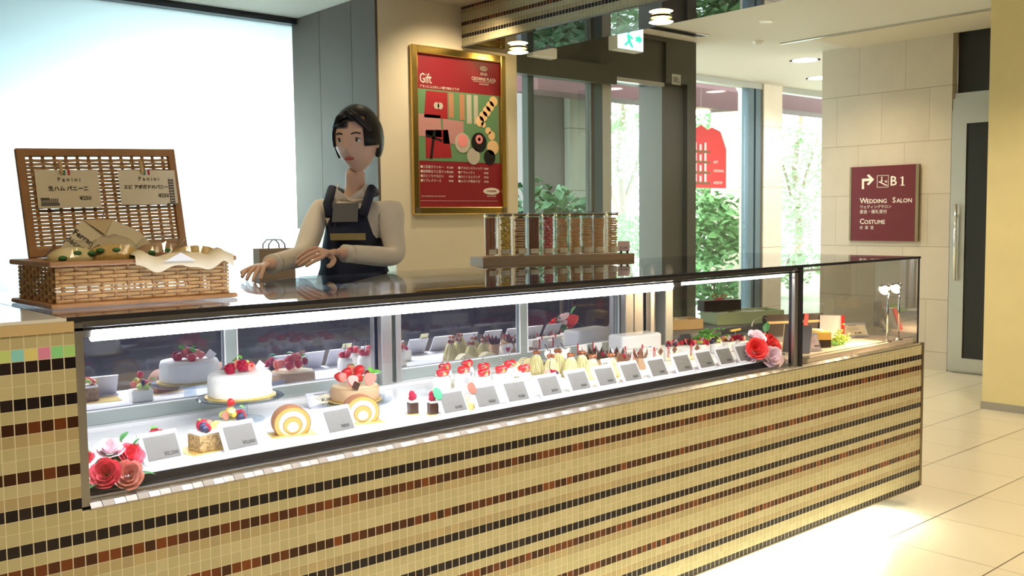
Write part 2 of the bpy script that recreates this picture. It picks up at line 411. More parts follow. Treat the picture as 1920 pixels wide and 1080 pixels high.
# ================================================================== SETTING
sbox('floor', 'floor', -3.2, 14, -3.6, 7.1, -.1, 0)
sbox('floor_back', 'caddy', -2.5, 3.4, 3.25, 6.05, 0.002, .1)
sbox('ground', 'ground', -8, 40, 7.1, 45, -.14, -.02)
sbox('ceiling', 'ceiling', 3.99, 14, -3.6, 7.2, 3.07, 3.2)
sbox('ceiling_near', 'ceiling', -3.2, 3.99, -3.6, 2.0, 3.07, 3.2)
sbox('ceiling_left', 'ceiling_left', -3.2, 3.99, 2.0, 6.15, 2.83, 3.2)
sbox('wall_left', 'hallwall', -3.3, -3.2, -3.6, 7.9, 0, 3.2)
sbox('wall_near', 'hallwall', -3.3, 8, -3.7, -3.6, 0, 3.2)
# frosted wall and an added unseen light-shaping chamber
sbox('window_1', 'frosted', -3.2, 3.7, 6.10, 6.115, 0, 2.79)
sbox('trim_1', 'dark', -3.2, 3.336, 6.02, 6.16, 2.79, 2.83)
sbox('wall_light_baffle', 'baffle', -3.2, 4.47, 7.8, 7.9, 0, 3.2)
sbox('ceiling_light_baffle', 'baffle', -3.2, 4.47, 6.16, 7.8, 2.85, 2.95)
# block that carries the poster
sbox('wall_back', 'wall', 3.336, 4.47, 5.05, 6.0, 1.39, 2.83)
sbox('wall_back_lower', 'wall', 3.44, 4.47, 5.05, 6.0, 0, 1.39)
sbox('wall_light_baffle_side', 'wall', 4.1, 4.47, 6.0, 7.8, 0, 3.07)  # added unseen side wall that closes off the backlight
sbox('wall_back_upper', 'wall', 3.99, 4.47, 5.05, 6.0, 2.83, 3.07)
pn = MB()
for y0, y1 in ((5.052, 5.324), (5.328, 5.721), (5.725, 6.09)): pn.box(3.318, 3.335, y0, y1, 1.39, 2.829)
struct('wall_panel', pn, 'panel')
# mosaic soffit with a smoked mirror underside
sbox('soffit', 'mosaic_soffit', 3.99, 4.47, -1.2, 5.048, 2.581, 3.069)
sbox('soffit_mirror', 'soffmirror', 3.985, 4.475, -1.2, 5.048, 2.569, 2.579)
# right hand side
sbox('wall_right', 'pillar', 7.25, 8.6, 1.9, 3.03, 0, 3.069)
sbox('wall_right_near', 'hallwall', 7.6, 8.6, -3.6, 1.9, 0, 3.069)
sbox('baseboard_right', 'steel', 7.238, 7.249, 1.89, 3.034, 0, .055)
sbox('wall_stone', 'stone', 8.75, 9.15, 3.98, 5.282, 0, 3.069)
sbox('wall_stone_end', 'stone', 8.95, 9.15, 2.8, 3.98, 2.9, 3.069)
sbox('wall_corridor', 'pillar', 8.6, 10.5, 2.7, 2.8, 0, 3.069)
sbox('ceiling_panel', 'ceiling_tan', 8.03, 8.748, 2.0, 4.95, 3.055, 3.069)
sbox('trim_2', 'alu', 8.00, 8.03, 2.0, 5.28, 3.058, 3.069)
d = tag(MB().box(8.76, 8.80, 2.9, 3.975, 0, 2.47).box(8.78, 8.9, 2.9, 3.975, 2.47, 2.52).build('door_1', 'steel'), kind='structure')
sbox('door_1_transom', 'black', 8.85, 8.86, 2.8, 3.975, 2.5, 3.069)
leafm = MB().ring([(-.5, .02), (.5, .02), (.5, 2.36), (-.5, 2.36)], [(-.37, .14), (.37, .14), (.37, 2.24), (-.37, 2.24)], -.02, .02)
dl = leafm.build('door_leaf', 'steel', d, loc=(8.735, 3.46, 0), rot=(0, 0, PI/2))
MB().box(-.37, .37, -.006, .006, .14, 2.24).build('door_glass', 'black', dl)
hb = MB().tube([(.435, .055, .84), (.435, .055, 1.53)], .014, 10)
for z in (.95, 1.42): hb.tube([(.435, .015, z), (.435, .055, z)], .009, 8)
hb.build('door_handle', 'chrome', dl, smooth=True)

# entrance portal
Y0 = 5.783
pt = MB()
pt.box(4.47, 7.34, Y0, Y0 + .30, 2.66, 3.068)
pt.box(6.91, 7.34, Y0 + .02, Y0 + .30, 0, 2.66)
struct('door_2', pt, 'portal')
pf = MB().box(7.215, 7.345, Y0 - .03, Y0 + .02, 0, 3.068).box(4.47, 7.215, Y0 - .03, Y0 - .0, 3.03, 3.068).build('door_2_frame', 'portal'); tag(pf, kind='structure')
sbox('door_2_header', 'portal', 4.47, 6.22, Y0 - .06, Y0 + .05, 2.585, 2.74)
sbox('door_2_track', 'alu', 6.22, 6.91, Y0 - .01, Y0 + .05, 2.63, 2.665)
for nm, x0, x1, mt in (('door_2_mullion', 5.235, 5.30, 'mullion'), ('door_2_mullion', 5.96, 6.00, 'portal'), ('door_2_mullion', 6.00, 6.10, 'mullion'), ('door_2_mullion', 6.10, 6.21, 'mull_light')):
    sbox(nm, mt, x0, x1, Y0, Y0 + .07, 0, 2.6)
sbox('window_2', 'winglass', 5.30, 5.96, Y0 + .03, Y0 + .036, 0, 2.6)
hp = tag(MB().box(6.985, 7.115, Y0 - .034, Y0 - .0305, 2.655, 2.75).build('header_plate', 'alu'), 'small pale plate on the dark entrance header above the right jamb', 'plate')
text('SEL', .062, 'ink', hp, (7.05, Y0 - .0345, 2.70), align='CENTER')
sbox('door_2_face', 'portal', 6.91, 7.215, Y0 - .030, Y0 + .02, 2.667, 3.03)

# far window wall
Y2 = 7.05
sbox('window_3', 'winglass', 4.47, 9.95, Y2, Y2 + .008, 0, 3.0)
sbox('trim_3', 'mull_light', 4.47, 14, Y2 - .04, Y2 + .06, 3.0, 3.069)
sbox('window_3_mullion', 'mullion', 9.97, 10.08, Y2 - .04, Y2 + .06, 0, 3.0)
sbox('window_3_post', 'mullion', 10.12, 10.22, Y2 - .04, Y2 + .06, 0, 3.0)
sbox('window_3_jamb', 'portal', 10.22, 10.26, Y2 - .04, Y2 + .06, 0, 3.0)
sbox('wall_column', 'stonex', 10.26, 10.66, Y2 - .06, Y2 + .3, 0, 3.069)
sbox('window_4', 'winglass', 10.66, 13.6, Y2, Y2 + .008, 0, 3.0)
sbox('window_4_sill', 'mull_light', 10.66, 13.6, Y2 - .03, Y2 + .05, .70, .73)
sbox('wall_end', 'wall', 13.6, 13.8, 2.7, 7.4, 0, 3.07)
sbox('wall_outside', 'outwall', 8.20, 8.78, 9.0, 9.5, -.02, 3.6)
sbox('wall_outside_stone', 'stonegray', 8.78, 9.42, 8.9, 9.5, -.02, 3.6)
sbox('wall_outside_far', 'stonex', 11.45, 11.95, 8.2, 8.7, -.02, 3.6)

# awnings
def awn(x0, x1, y, z0, lab):
    pr = [(0, z0), (0, z0 + .25), (.15, z0 + .5), (.6, z0 + .8), (1.0, z0 + .9), (1.0, z0 + .85), (.7, z0 + .5), (.5, z0 + .02)]
    o = MB().add([(x0, y + a, b) for a, b in pr] + [(x1, y + a, b) for a, b in pr],
        [tuple(range(8)), tuple(range(15, 7, -1))] + [(k, k + 8, (k + 1) % 8 + 8, (k + 1) % 8) for k in range(8)]).build('awning', 'awning')
    tag(o, lab, 'awning')
awn(7.4, 11.13, 8.0, 2.885, 'dark red awning outside above the entrance opening')
awn(11.9, 14.6, 8.0, 2.98, 'dark red awning outside the window right of the pale stone column')
t = MB().lathe([(.12, 0), (.14, .02), (.12, .04)], 24).build('awning_lamp', 'lamp', loc=(10.62, 8.25, 2.843)); tag(t, 'small round lamp glowing under the dark red awning', 'lamp')

# outdoor planting
def leaf_cloud(blobs, n, size, seed):
    rnd = random.Random(seed); mb = MB()
    tot = sum(b[3] * b[4] for b in blobs)
    for cx, cy, cz, rx, rz in blobs:
        for _ in range(int(n * rx * rz / tot)):
            while True:
                x, y, z = (rnd.uniform(-1, 1) for _ in range(3))
                q = x*x + y*y + z*z
                if .25 < q < 1: break
            s = size * rnd.uniform(.6, 1.3)
            M = rot3(rnd.uniform(-.9, .9), rnd.uniform(-.9, .9), rnd.uniform(0, 6.28), (cx + x*rx, cy + y*rx*.8, max(.03, cz + z*rz)))
            mb.add([(0, 0, 0), (s*.3, s*.45, s*.08), (0, s, -s*.1), (-s*.3, s*.45, s*.08)], [(0, 1, 2, 3)], M)
    return mb
def plant(name, lab, cat, base, blobs, n, size, mat, seed, trunk=None, group=None):
    t = thing(name, lab, cat, base, group=group)
    leaf_cloud(blobs, n, size, seed).build('foliage', mat, t)
    mb = MB()
    for pts, r in (trunk or [([(0, 0, -.02), (0.02, 0, blobs[0][2])], .02)]): mb.tube(pts, r, 7, r2=r*.5)
    mb.build('trunk' if cat == 'tree' else 'stem', 'bark', t)
    return t
plant('shrub', 'dark glossy shrub outside against the mauve grey wall', 'shrub', (7.35, 7.9, 0), [(0, 0, 1.15, .75, .7), (.55, .1, 1.0, .5, .7), (-.5, .1, .8, .5, .8)], 1500, .17, 'foliage2', 1)
plant('shrub', 'light leafy shrub outside seen low through the entrance opening', 'shrub', (11.1, 10.2, 0), [(0, 0, .8, .8, .75), (.9, .3, .9, .6, .6)], 1500, .13, 'foliage', 2)
plant('shrub', 'broad leafed shrub outside below the red hanging sign', 'shrub', (10.8, 8.15, 0), [(0, 0, .75, .5, .7), (.05, 0, 1.2, .45, .6)], 1200, .16, 'foliage', 3)
plant('shrub', 'low pale shrub outside right of the stone column', 'shrub', (15.0, 9.6, 0), [(0, 0, .7, .6, .6), (.2, 0, 1.5, .4, .5)], 500, .13, 'foliage3', 4)
tr = [([(0, 0, -.02), (.1, 0, 1.2), (0, .1, 2.6), (.2, 0, 4.2)], .10), ([(0, 0, 1.6), (.6, .1, 2.6), (.9, 0, 3.4)], .05), ([(.05, 0, 1.2), (-.5, 0, 2.4), (-.8, .1, 3.2)], .05)]
plant('tree', 'slender pale tree outside centred in the entrance opening', 'tree', (13.6, 12.4, 0), [(0, 0, 3.3, 1.3, 1.3), (.8, .2, 2.3, .8, .7), (-.7, 0, 2.7, .8, .8)], 2000, .16, 'foliage3', 5, tr)
plant('tree', 'leafy tree outside behind the red hanging sign', 'tree', (17.4, 13.2, 0), [(0, 0, 2.6, 1.2, 1.3), (.7, 0, 1.6, .8, .9), (-.4, 0, 1.8, .8, .8)], 2400, .17, 'foliage', 6, tr)
plant('tree', 'pale tree far outside right of the stone column', 'tree', (20.5, 13.0, 0), [(0, 0, 2.4, .9, 1.2)], 900, .17, 'foliage3', 7, tr)
plant('tree', 'tall tree outside left of the entrance doors', 'tree', (10.2, 11.2, 0), [(0, 0, 3.0, 1.0, 1.5), (.2, 0, 1.6, .7, .8)], 1600, .16, 'foliage3', 8, tr)

# red hanging sign on the far window
hs = thing('hanging_sign', 'red tag shaped hanging sign with shelves of bottles printed on it', 'sign', (9.0, 6.98, 1.775))
MB().prism([(-.45, 0), (.474, 0), (.474, .46), (.36, .66), (.20, .70), (.12, .67), (0.0, .72), (-.14, .66), (-.45, .70)], -.006, .006).build('board', 'ribbon', hs)
pic = MB()
for z in (.04, .16, .28, .40): pic.box(-.44, .17, -.010, -.008, z, z + .03)
pic.build('printed_shelves', 'crust', hs)
for z in (.07, .19, .31, .43):
    for i in range(6): MB().box(-.40 + i*.09, -.36 + i*.09, -.012, -.008, z, z + .07 + .02*(i % 2)).build('printed_bottle', 'rosepale', hs)
for z, b in ((.30, 'GIFT'), (.20, 'ORIGINAL'), (.06, 'APERITIF')): text(b, .045, 'inkwhite', hs, (.22, -.012, z), name='lettering')
MB().tube([(.0, 0, .70), (.0, 0, 1.22)], .002, 5).build('hanging_wire', 'steel', hs)

# ceiling fittings
for i, (x, y) in enumerate([(DLW[0][0], DLW[0][1]), (DLW[1][0], DLW[1][1])]):
    t = thing('ceiling_downlight', ('round recessed downlight in the white ceiling nearest the stone wall', 'round recessed downlight further back in the white ceiling')[i], 'ceiling light', (x, y, 3.07), group='recessed downlights')
    MB().lathe([(.16, -.004), (.16, .0), (.13, .0), (.13, -.006)], 32, cap=False).build('trim_ring', 'white', t)
    MB().cyl(.13, -.003, -.001, 32).build('diffuser', 'lampwhite', t)
for i, (x, y, p) in enumerate(DL[:9]):  # fittings for the added hall spots, out of view
    if y > 1.5 or x > 5: continue
    t = thing('ceiling_downlight', 'round warm downlight added unseen in the ceiling of the hall', 'ceiling light', (x, y, 3.07), group='added unseen downlights above the hall')
    MB().lathe([(.09, -.004), (.09, .0), (.07, .0), (.07, -.006)], 24, cap=False).build('trim_ring', 'white', t)
    MB().cyl(.07, -.003, -.001, 24).build('diffuser', 'lampwhite', t)
for i, (x, y) in enumerate(((4.289, 4.83), (4.28, 3.60))):
    t = thing('soffit_lamp', ('glass disc lamp under the mirrored soffit beside the poster', 'glass disc lamp under the mirrored soffit nearer the camera')[i], 'lamp', (x, y, 2.569))
    MB().lathe([(.055, -.002), (.062, -.006), (.055, -.010)], 28).build('upper_disc', 'brass' if 'brass' in MT else 'gold', t, smooth=False)
    MB().lathe([(.030, -.028), (.030, -.010)], 20).build('bulb', 'lamp', t)
    MB().lathe([(.058, -.034), (.068, -.030), (.058, -.026)], 28).build('lower_disc', 'lamp', t)
t = thing('exit_sign', 'green and white lit exit sign hanging from the ceiling', 'sign', (6.09, 5.5, 2.825))
MB().box(-.16, .16, -.05, .05, 0, .20).build('housing', 'white', t)
MB().box(-.155, .155, -.053, -.051, .008, .192).build('lit_face', 'exit', t)
ex = MB().ball(.018, (-.03, -.056, .15), 6, (1, .2, 1)).prism([(-.05, .13), (-.01, .125), (.03, .10), (.01, .09), (-.01, .105), (0, .07), (.03, .03), (.01, .02), (-.03, .06), (-.06, .03), (-.085, .04), (-.04, .075)], -.056, -.054)
ex.prism([(.06, .08), (.10, .08), (.10, .06), (.14, .10), (.10, .14), (.10, .12), (.06, .12)], -.056, -.054)
ex.build('running_figure', 'exitgreen', t)
for x in (-.1, .1): MB().tube([(x, 0, .20), (x, 0, .245)], .008, 6).build('hanger', 'white', t)
t = MB().box(5.17, 5.43, 5.64, 5.722, 2.715, 2.80).build('door_sensor', 'white', bevel=.008); tag(t, 'small white door sensor box above the left entrance door', 'sensor')
v = MB().box(-.47, .47, -.06, -.045, -.006, 0).box(-.47, .47, .045, .06, -.006, 0)
t = thing('ceiling_vent', 'long thin grey slot vent in the white ceiling', 'vent', (6.67, 5.50, 3.069))
v.build('frame', 'alu', t)
sl = MB()
for k in range(4): sl.box(-.47, .47, -.04 + k*.024, -.034 + k*.024, -.005, 0)
sl.build('slat', 'dark', t)
t = MB().lathe([(.03, -.03), (.045, -.012), (.05, 0)], 20).build('smoke_detector', 'white', loc=(7.75, 5.35, 3.07)); tag(t, 'small white smoke detector on the ceiling', 'detector')
t = MB().lathe([(.05, -.012), (.06, 0)], 20).build('ceiling_speaker', 'white', loc=(7.0, 4.75, 3.07)); tag(t, 'small round white speaker in the ceiling above the exit sign', 'speaker')

# ------------------------------------------------------------------ wayfinding sign on the stone wall
s = thing('direction_sign', 'maroon wall sign with arrow, B1 and WEDDING SALON on stone', 'sign', (8.745, 4.61, 1.19), rot=(0, 0, -PI/2))
# local x runs to the right in the picture, y into the wall
MB().box(-.325, .325, -.02, .0, 0, .715).build('board', 'maroon', s)
MB().box(-.345, -.325, -.024, .0, 0, .715).build('gold_edge', 'bronze', s)
MB().box(.325, .352, -.03, .0, 0, .715).build('gold_edge', 'bronze', s)
ar = MB().prism([(-.215, .50), (-.193, .50), (-.193, .575), (-.135, .575), (-.165, .545), (-.145, .535), (-.09, .588), (-.145, .640), (-.165, .630), (-.135, .600), (-.215, .600)], -.0225, -.0205)
ar.build('arrow', 'inkwhite', s)
ic = MB().ring([(-.06, .51), (.055, .51), (.055, .625), (-.06, .625)], [(-.056, .514), (.051, .514), (.051, .621), (-.056, .621)], -.0225, -.0205)
ic.prism([(-.045, .565), (-.03, .568), (.03, .535), (.045, .532), (.045, .524), (.025, .526), (-.035, .558), (-.045, .558)], -.0225, -.0205).ball(.007, (-.013, -.021, .605), 6, (1, .2, 1)).box(-.018, -.008, -.0225, -.0205, .563, .597).box(-.024, -.002, -.0225, -.0205, .572, .578)
ic.box(.02, .026, -.0225, -.0205, .555, .575).box(.033, .039, -.0225, -.0205, .552, .575).build('escalator_pictogram', 'inkwhite', s)
text('B', .125, 'inkwhite', s, (.068, -.021, .563), bold=.0012)
MB().prism([(.172, .520), (.215, .520), (.215, .526), (.201, .528), (.201, .606), (.194, .606), (.170, .594), (.171, .589), (.187, .594), (.187, .528), (.172, .526)], -.0225, -.0205).build('numeral_one', 'inkwhite', s)
def smallcaps(body, big, small, x, z):
    for wd in body.split():
        a = text(wd[0], big, 'inkwhite', s, (x, -.021, z), bold=.0006); x += big * (.98 if wd[0] == 'W' else .57 if wd[0] == 'S' else .68)
        b = text(wd[1:].upper(), small, 'inkwhite', s, (x, -.021, z - (big - small) * .36), bold=.0006); x += len(wd[1:]) * small * .70 + .03
smallcaps('Wedding Salon', .072, .055, -.235, .385)
text('ウェディングサロン', .036, 'inkwhite', s, (-.235, -.021, .325))
text('宴会・婚礼受付', .040, 'inkwhite', s, (-.235, -.021, .278))
smallcaps('Costume', .072, .055, -.235, .185)
text('衣  裳  室', .036, 'inkwhite', s, (-.235, -.021, .125))

# ------------------------------------------------------------------ gift poster
p = thing('gift_poster', 'red and green gift poster in a gold frame on the cream wall', 'poster', (3.955, 5.048, 1.475))
PW, PH = .39, 1.07   # half width, height
MB().box(-PW + .035, PW - .035, -.008, .0, .04, PH - .04).build('print', 'red', p)
fr = MB().box(-PW, -PW + .045, -.03, 0, 0, PH).box(PW - .045, PW, -.03, 0, 0, PH).box(-PW + .045, PW - .045, -.03, 0, PH - .05, PH).box(-PW + .045, PW - .045, -.03, 0, 0, .05)
fr.build('frame', 'gold', p, bevel=.006)
MB().box(-PW + .01, -PW + .045, -.034, -.028, .01, .045).build('frame_corner', 'golddark', p)
MB().box(PW - .045, PW - .01, -.034, -.028, .01, .045).build('frame_corner', 'golddark', p)
sp = MB()
g = .0095
MB().box(-.34, .34, -g, -.008, .345, .80).build('printed_photograph', 'printgreen', p)
def pr(name, mat, shapes):
    for sh in shapes:
        mb = MB()
        if sh[0] == 'b': mb.box(sh[1], sh[2], -g - .0012, -g, sh[3], sh[4])
        elif sh[0] == 'e': mb.lathe([(sh[3], 0), (sh[3], .0016)], 24, Matrix.Translation((sh[1], -g, sh[2])) @ Matrix.Rotation(PI/2, 4, 'X') , sy=sh[4] if len(sh) > 4 else 1)
        elif sh[0] == 'p': mb.prism(sh[1], -g - .0012, -g)
        mb.build(name, mat, p)
pr('printed_bag', 'printred', [('p', [(-.29, .62), (-.10, .62), (-.10, .79), (-.27, .79)]), ('p', [(-.28, .36), (-.07, .37), (-.10, .55), (-.28, .54)])])
pr('printed_box', 'printpink', [('p', [(-.14, .46), (.03, .46), (.03, .61), (-.14, .62)]), ('p', [(-.34, .50), (-.15, .50), (-.16, .64), (-.34, .64)])])
pr('printed_tube', 'macbrown', [('b', -.09, -.05, .63, .79), ('b', .0, .04, .62, .79)])
pr('printed_tube', 'printwhite', [('b', .06, .10, .60, .79), ('b', .12, .155, .60, .79)])
g += .0013
pr('printed_candy', 'mactan', [('e', .17 + .03*k, .62 + .035*k, .035) for k in range(5)] + [('e', .24, .56, .025), ('e', .20, .60, .02), ('e', .27, .53, .03), ('e', .28, .45, .05)])
pr('printed_bowl', 'printwhite', [('e', .02, .47, .065), ('e', -.19, .70, .022), ('e', -.16, .70, .022), ('e', .11, .385, .055)])
pr('printed_glass', 'black', [('e', .16, .48, .065), ('e', .25, .385, .05), ('p', [(-.25, .36), (-.23, .36), (-.2, .54), (-.22, .54)]), ('p', [(-.28, .50), (-.15, .47), (-.15, .485), (-.28, .515)])])
g += .0013
pr('printed_candy', 'macpink', [('e', .02, .485, .042), ('e', .16, .50, .03)])
pr('printed_glass', 'inkwhite', [('e', .16, .50, .012)])
g = .0095
text('Gift', .088, 'inkwhite', p, (-.32, -.0095, .865), sx=.7)
text('アモンにふさわしい贈り物をどうぞ', .020, 'inkwhite', p, (-.32, -.0095, .815))
text('ANA', .030, 'inkwhite', p, (.21, -.0095, .935), align='CENTER')
text('CROWNE PLAZA', .032, 'inkwhite', p, (.21, -.0095, .900), align='CENTER', sx=.85)
text('KANAZAWA', .014, 'inkwhite', p, (.21, -.0095, .868), align='CENTER')
MB().box(.12, .30, -.0095, -.008, .882, .884).build('printed_rule', 'inkwhite', p)
em = MB().ring([(.21 + .032*math.cos(a*PI/8), .972 + .016*math.sin(a*PI/8)) for a in range(16)], [(.21 + .027*math.cos(a*PI/8), .972 + .012*math.sin(a*PI/8)) for a in range(16)], -.0095, -.008)
for k in range(4): em.box(.193 + k*.009, .197 + k*.009, -.0095, -.008, .964, .980)
em.build('printed_emblem', 'inkwhite', p)
for i, (a, b) in enumerate((('■工芸菓子クッキー', '¥1,000'), ('■加賀棒ほうじ茶クッキー', '¥1,000'), ('■ひとくちマカロン', '¥800'), ('■リブレクリース', '¥500'))):
    text(a, .021, 'inkwhite', p, (-.325, -.0095, .305 - i*.029)); text(b, .019, 'inkwhite', p, (-.06, -.0095, .305 - i*.029), align='RIGHT')
for i, (a, b) in enumerate((('■マカロンスティック', '¥680'), ('■アマレッティ', '¥580'), ('■ひとくちムラング', '¥550'), ('■ムラング茶あそび', '¥500'))):
    text(a, .021, 'inkwhite', p, (-.02, -.0095, .305 - i*.029)); text(b, .019, 'inkwhite', p, (.24, -.0095, .305 - i*.029), align='RIGHT')
MB().lathe([(.072, 0), (.072, .0016)], 28, Matrix.Translation((.265, -.008, .155)) @ Matrix.Rotation(PI/2, 4, 'X'), sy=.32).build('printed_logo', 'inkwhite', p)
text('PATISSERIE', .018, 'red', p, (.265, -.011, .155), align='CENTER')
text('BOULANGERIE', .012, 'inkwhite', p, (.265, -.0095, .122), align='CENTER')
text('ANA CROWNE PLAZA  GIFT COLLECTION', .010, 'inkwhite', p, (-.32, -.0095, .118))
MB().box(-.325, .32, -.0095, -.008, .088, .0895).build('printed_rule', 'inkwhite', p)

# ================================================================== COUNTER AND CASE
YF = 2.213; XL = .655; XR = 3.52; XE = 4.57
ct = thing('display_counter', 'long counter clad in cream, black and brown striped mosaic tiles', 'counter', (1.8, 2.7, 0))
def cpart(name, mb, mat, **k): return mb.build(name, mat, ct, loc=(-1.8, -2.7, 0), **k)
cpart('mosaic_front', MB().box(-1.5, 4.592, YF, YF + .012, .10, .8006).box(-1.5, XL, YF, YF + .012, .8007, .8085).box(-1.5, XL, YF, YF + .012, .8085, 1.215), 'mosaic')
cpart('body', MB().box(-1.5, 4.60, YF + .0125, 3.2, .10, .800).box(-1.5, XL - .01, YF + .0125, 3.2, .8, 1.215), 'caddy')
cpart('end_trim', MB().box(4.592, 4.612, YF - .003, 3.2, .098, .812), 'bronze')
cpart('bottom_trim', MB().box(-1.5, 4.592, YF - .002, YF + .012, .095, .100), 'bronze')
cpart('plinth', MB().box(-1.5, 4.5, 2.42, 3.0, 0, .10), 'white')
cpart('front_cap', MB().box(-1.5, XL - .001, YF - .003, YF + .02, 1.205, 1.228), 'tan')
cpart('top_board', MB().box(-1.5, XL - .015, YF + .0, 3.22, 1.2285, 1.236), 'whitetop')
lm = MB(); k = 0; x = XL + .02
while x < 4.585:
    x1 = min(x + .025, 4.59); dz = (.0, .0006, -.0005)[k % 3]
    pf_ = [(YF + .0004, .8008), (YF + .0004, .8050), (YF + .0125, .8150 + dz), (YF + .0355, .8155 + dz), (YF + .0355, .8008)]
    lm.add([(x, a, b) for a, b in pf_] + [(x1, a, b) for a, b in pf_], [(4, 3, 2, 1, 0), (5, 6, 7, 8, 9)] + [(i, (i + 1) % 5, (i + 1) % 5 + 5, i + 5) for i in range(5)])
    x += .0263; k += 1
cpart('ledge_tiles', lm, 'polish')

case = thing('pastry_case', 'long glass pastry showcase with steel frames and a lit tube', 'display case', (1.8, 2.7, .80))
def kpart(name, mb, mat, par=None, **k): return mb.build(name, mat, par or case, loc=(0, 0, 0) if par else (-1.8, -2.7, -.80), **k)
kpart('left_post', MB().box(XL - .008, XL + .022, YF + .012, YF + .05, .808, 1.222), 'steel')
kpart('side_panel', MB().box(XL - .008, XL + .004, YF + .05, 3.2, .808, 1.222), 'steel')
kpart('bottom_rail', MB().box(XL + .022, XR, YF + .036, YF + .046, .808, .822), 'steel', bevel=.002)
kpart('recess_base', MB().box(XL, XR + .01, YF + .046, 2.30, .806, .815), 'blackgloss')
kpart('deck', MB().box(XL + .004, XR + .01, 2.30, 2.845, .806, .84), 'deck', bevel=.002)
kpart('deck_edge', MB().box(XL + .004, XR + .01, 2.293, 2.2995, .820, .8405), 'dark')
kpart('deck_slot', MB().box(XL + .004, XR, 2.845, 2.862, .806, .832), 'black')
kpart('right_deck', MB().box(XR + .01, XE - .006, YF + .03, 3.19, .806, .834), 'deckpink')
kpart('deck_joint', MB().box(XR + .01, XE - .006, 2.268, 2.274, .8345, .836), 'bronze')
kpart('rear_sill', MB().box(XL + .004, 3.48, 2.862, 2.93, .806, .852), 'white')
kpart('front_glass', MB().box(XL + .022, XR, YF + .037, YF + .042, .822, 1.212), 'clear')
kpart('front_glass', MB().box(XR + .035, XE, YF + .016, YF + .022, .810, 1.224), 'clear')
kpart('top_glass', MB().box(XL - .02, XE + .002, YF + .008, 3.22, 1.227, 1.236), 'topglass')
kpart('top_edge', MB().box(XL - .02, XE + .002, YF + .002, YF + .0078, 1.2255, 1.2365), 'dark')
kpart('top_channel', MB().box(XL + .0, XR, YF + .012, YF + .018, 1.204, 1.2105), 'dark')
kpart('top_rail', MB().box(XL + .0, XR, YF + .019, YF + .04, 1.212, 1.2265), 'alu')
kpart('divider_post', MB().box(XR + .004, XR + .030, YF + .006, YF + .06, .806, 1.226), 'dark', bevel=.003)
kpart('divider_post', MB().box(XR - .022, XR + .003, YF + .012, YF + .03, .812, 1.222), 'steel', bevel=.003)
kpart('end_glass', MB().box(XE - .005, XE + .001, YF + .012, 2.45, .812, 1.226), 'endglass_front')
kpart('end_glass', MB().box(XE - .005, XE + .001, 2.452, 3.19, .812, 1.226), 'endglass')
kpart('end_edge', MB().box(XE - .003, XE + .005, YF + .008, YF + .014, .810, 1.226), 'dark')
kpart('rear_glass', MB().box(3.56, XE - .01, 3.19, 3.196, .85, 1.222), 'clear')
kpart('inner_riser', MB().box(3.50, XE - .01, 2.62, 3.185, .8345, .858), 'caddy')
kpart('inner_riser', MB().box(3.50, XE - .01, 2.88, 3.185, .8585, .886), 'caddy')
# sliding mirrored doors
def slider(x0, x1, y):
    dr = kpart('sliding_door', MB().ring([(x0, .853), (x1, .853), (x1, 1.222), (x0, 1.222)], [(x0 + .02, .893), (x1 - .02, .893), (x1 - .02, 1.21), (x0 + .02, 1.21)], y, y + .018), 'riser')
    kpart('door_edge', MB().ring([(x0 + .019, .892), (x1 - .019, .892), (x1 - .019, 1.211), (x0 + .019, 1.211)], [(x0 + .023, .896), (x1 - .023, .896), (x1 - .023, 1.207), (x0 + .023, 1.207)], y - .002, y + .001), 'white', dr)
    kpart('door_glass', MB().box(x0 + .02, x1 - .02, y + .010, y + .014, .893, 1.21), 'doormirror', dr)
slider(.68, 1.332, 2.90); slider(1.332, 1.94, 2.90); slider(1.94, 2.607, 2.92); slider(2.607, 3.20, 2.92)
kpart('rear_post', MB().box(1.885, 1.93, 2.872, 2.899, .852, 1.222).box(1.955, 1.98, 2.885, 2.915, .852, 1.222), 'alu', bevel=.003)
kpart('rear_post', MB().box(3.18, 3.235, 2.88, 2.91, .852, 1.222).box(3.25, 3.31, 2.89, 2.92, .852, 1.222).box(3.36, 3.40, 2.89, 2.92, .852, 1.222), 'steel', bevel=.003)
kpart('rear_post', MB().box(3.43, 3.485, 2.86, 3.19, .834, 1.222), 'mull_light', bevel=.003)
kpart('rear_screen', MB().box(3.20, 3.43, 2.925, 2.935, .852, 1.222), 'doormirror')
kpart('tube', MB().tube([(XL + .05, 2.262, 1.190), (2.74, 2.262, 1.190)], .0155, 12), 'tube', smooth=True)
kpart('tube', MB().tube([(2.78, 2.262, 1.194), (3.47, 2.262, 1.194)], .006, 10), 'tubedim', smooth=True)
kpart('tube_holder', MB().box(2.74, 2.79, 2.252, 2.272, 1.185, 1.205).box(XL + .03, XL + .05, 2.252, 2.272, 1.185, 1.205), 'steel')

pl = MB().box(-1.5, 4.45, 2.25, 2.274, .0955, .099).build('plinth_lamp_housing', 'white'); tag(pl, 'slim light strip fixed beneath the striped counter front', 'light strip')

# cabinet behind the poster side of the counter
bc = MB().box(1.2, 3.2, 4.0, 4.6, .101, .95).build('back_counter', 'caddy'); tag(bc, 'low grey work counter behind the shop assistant', 'counter')

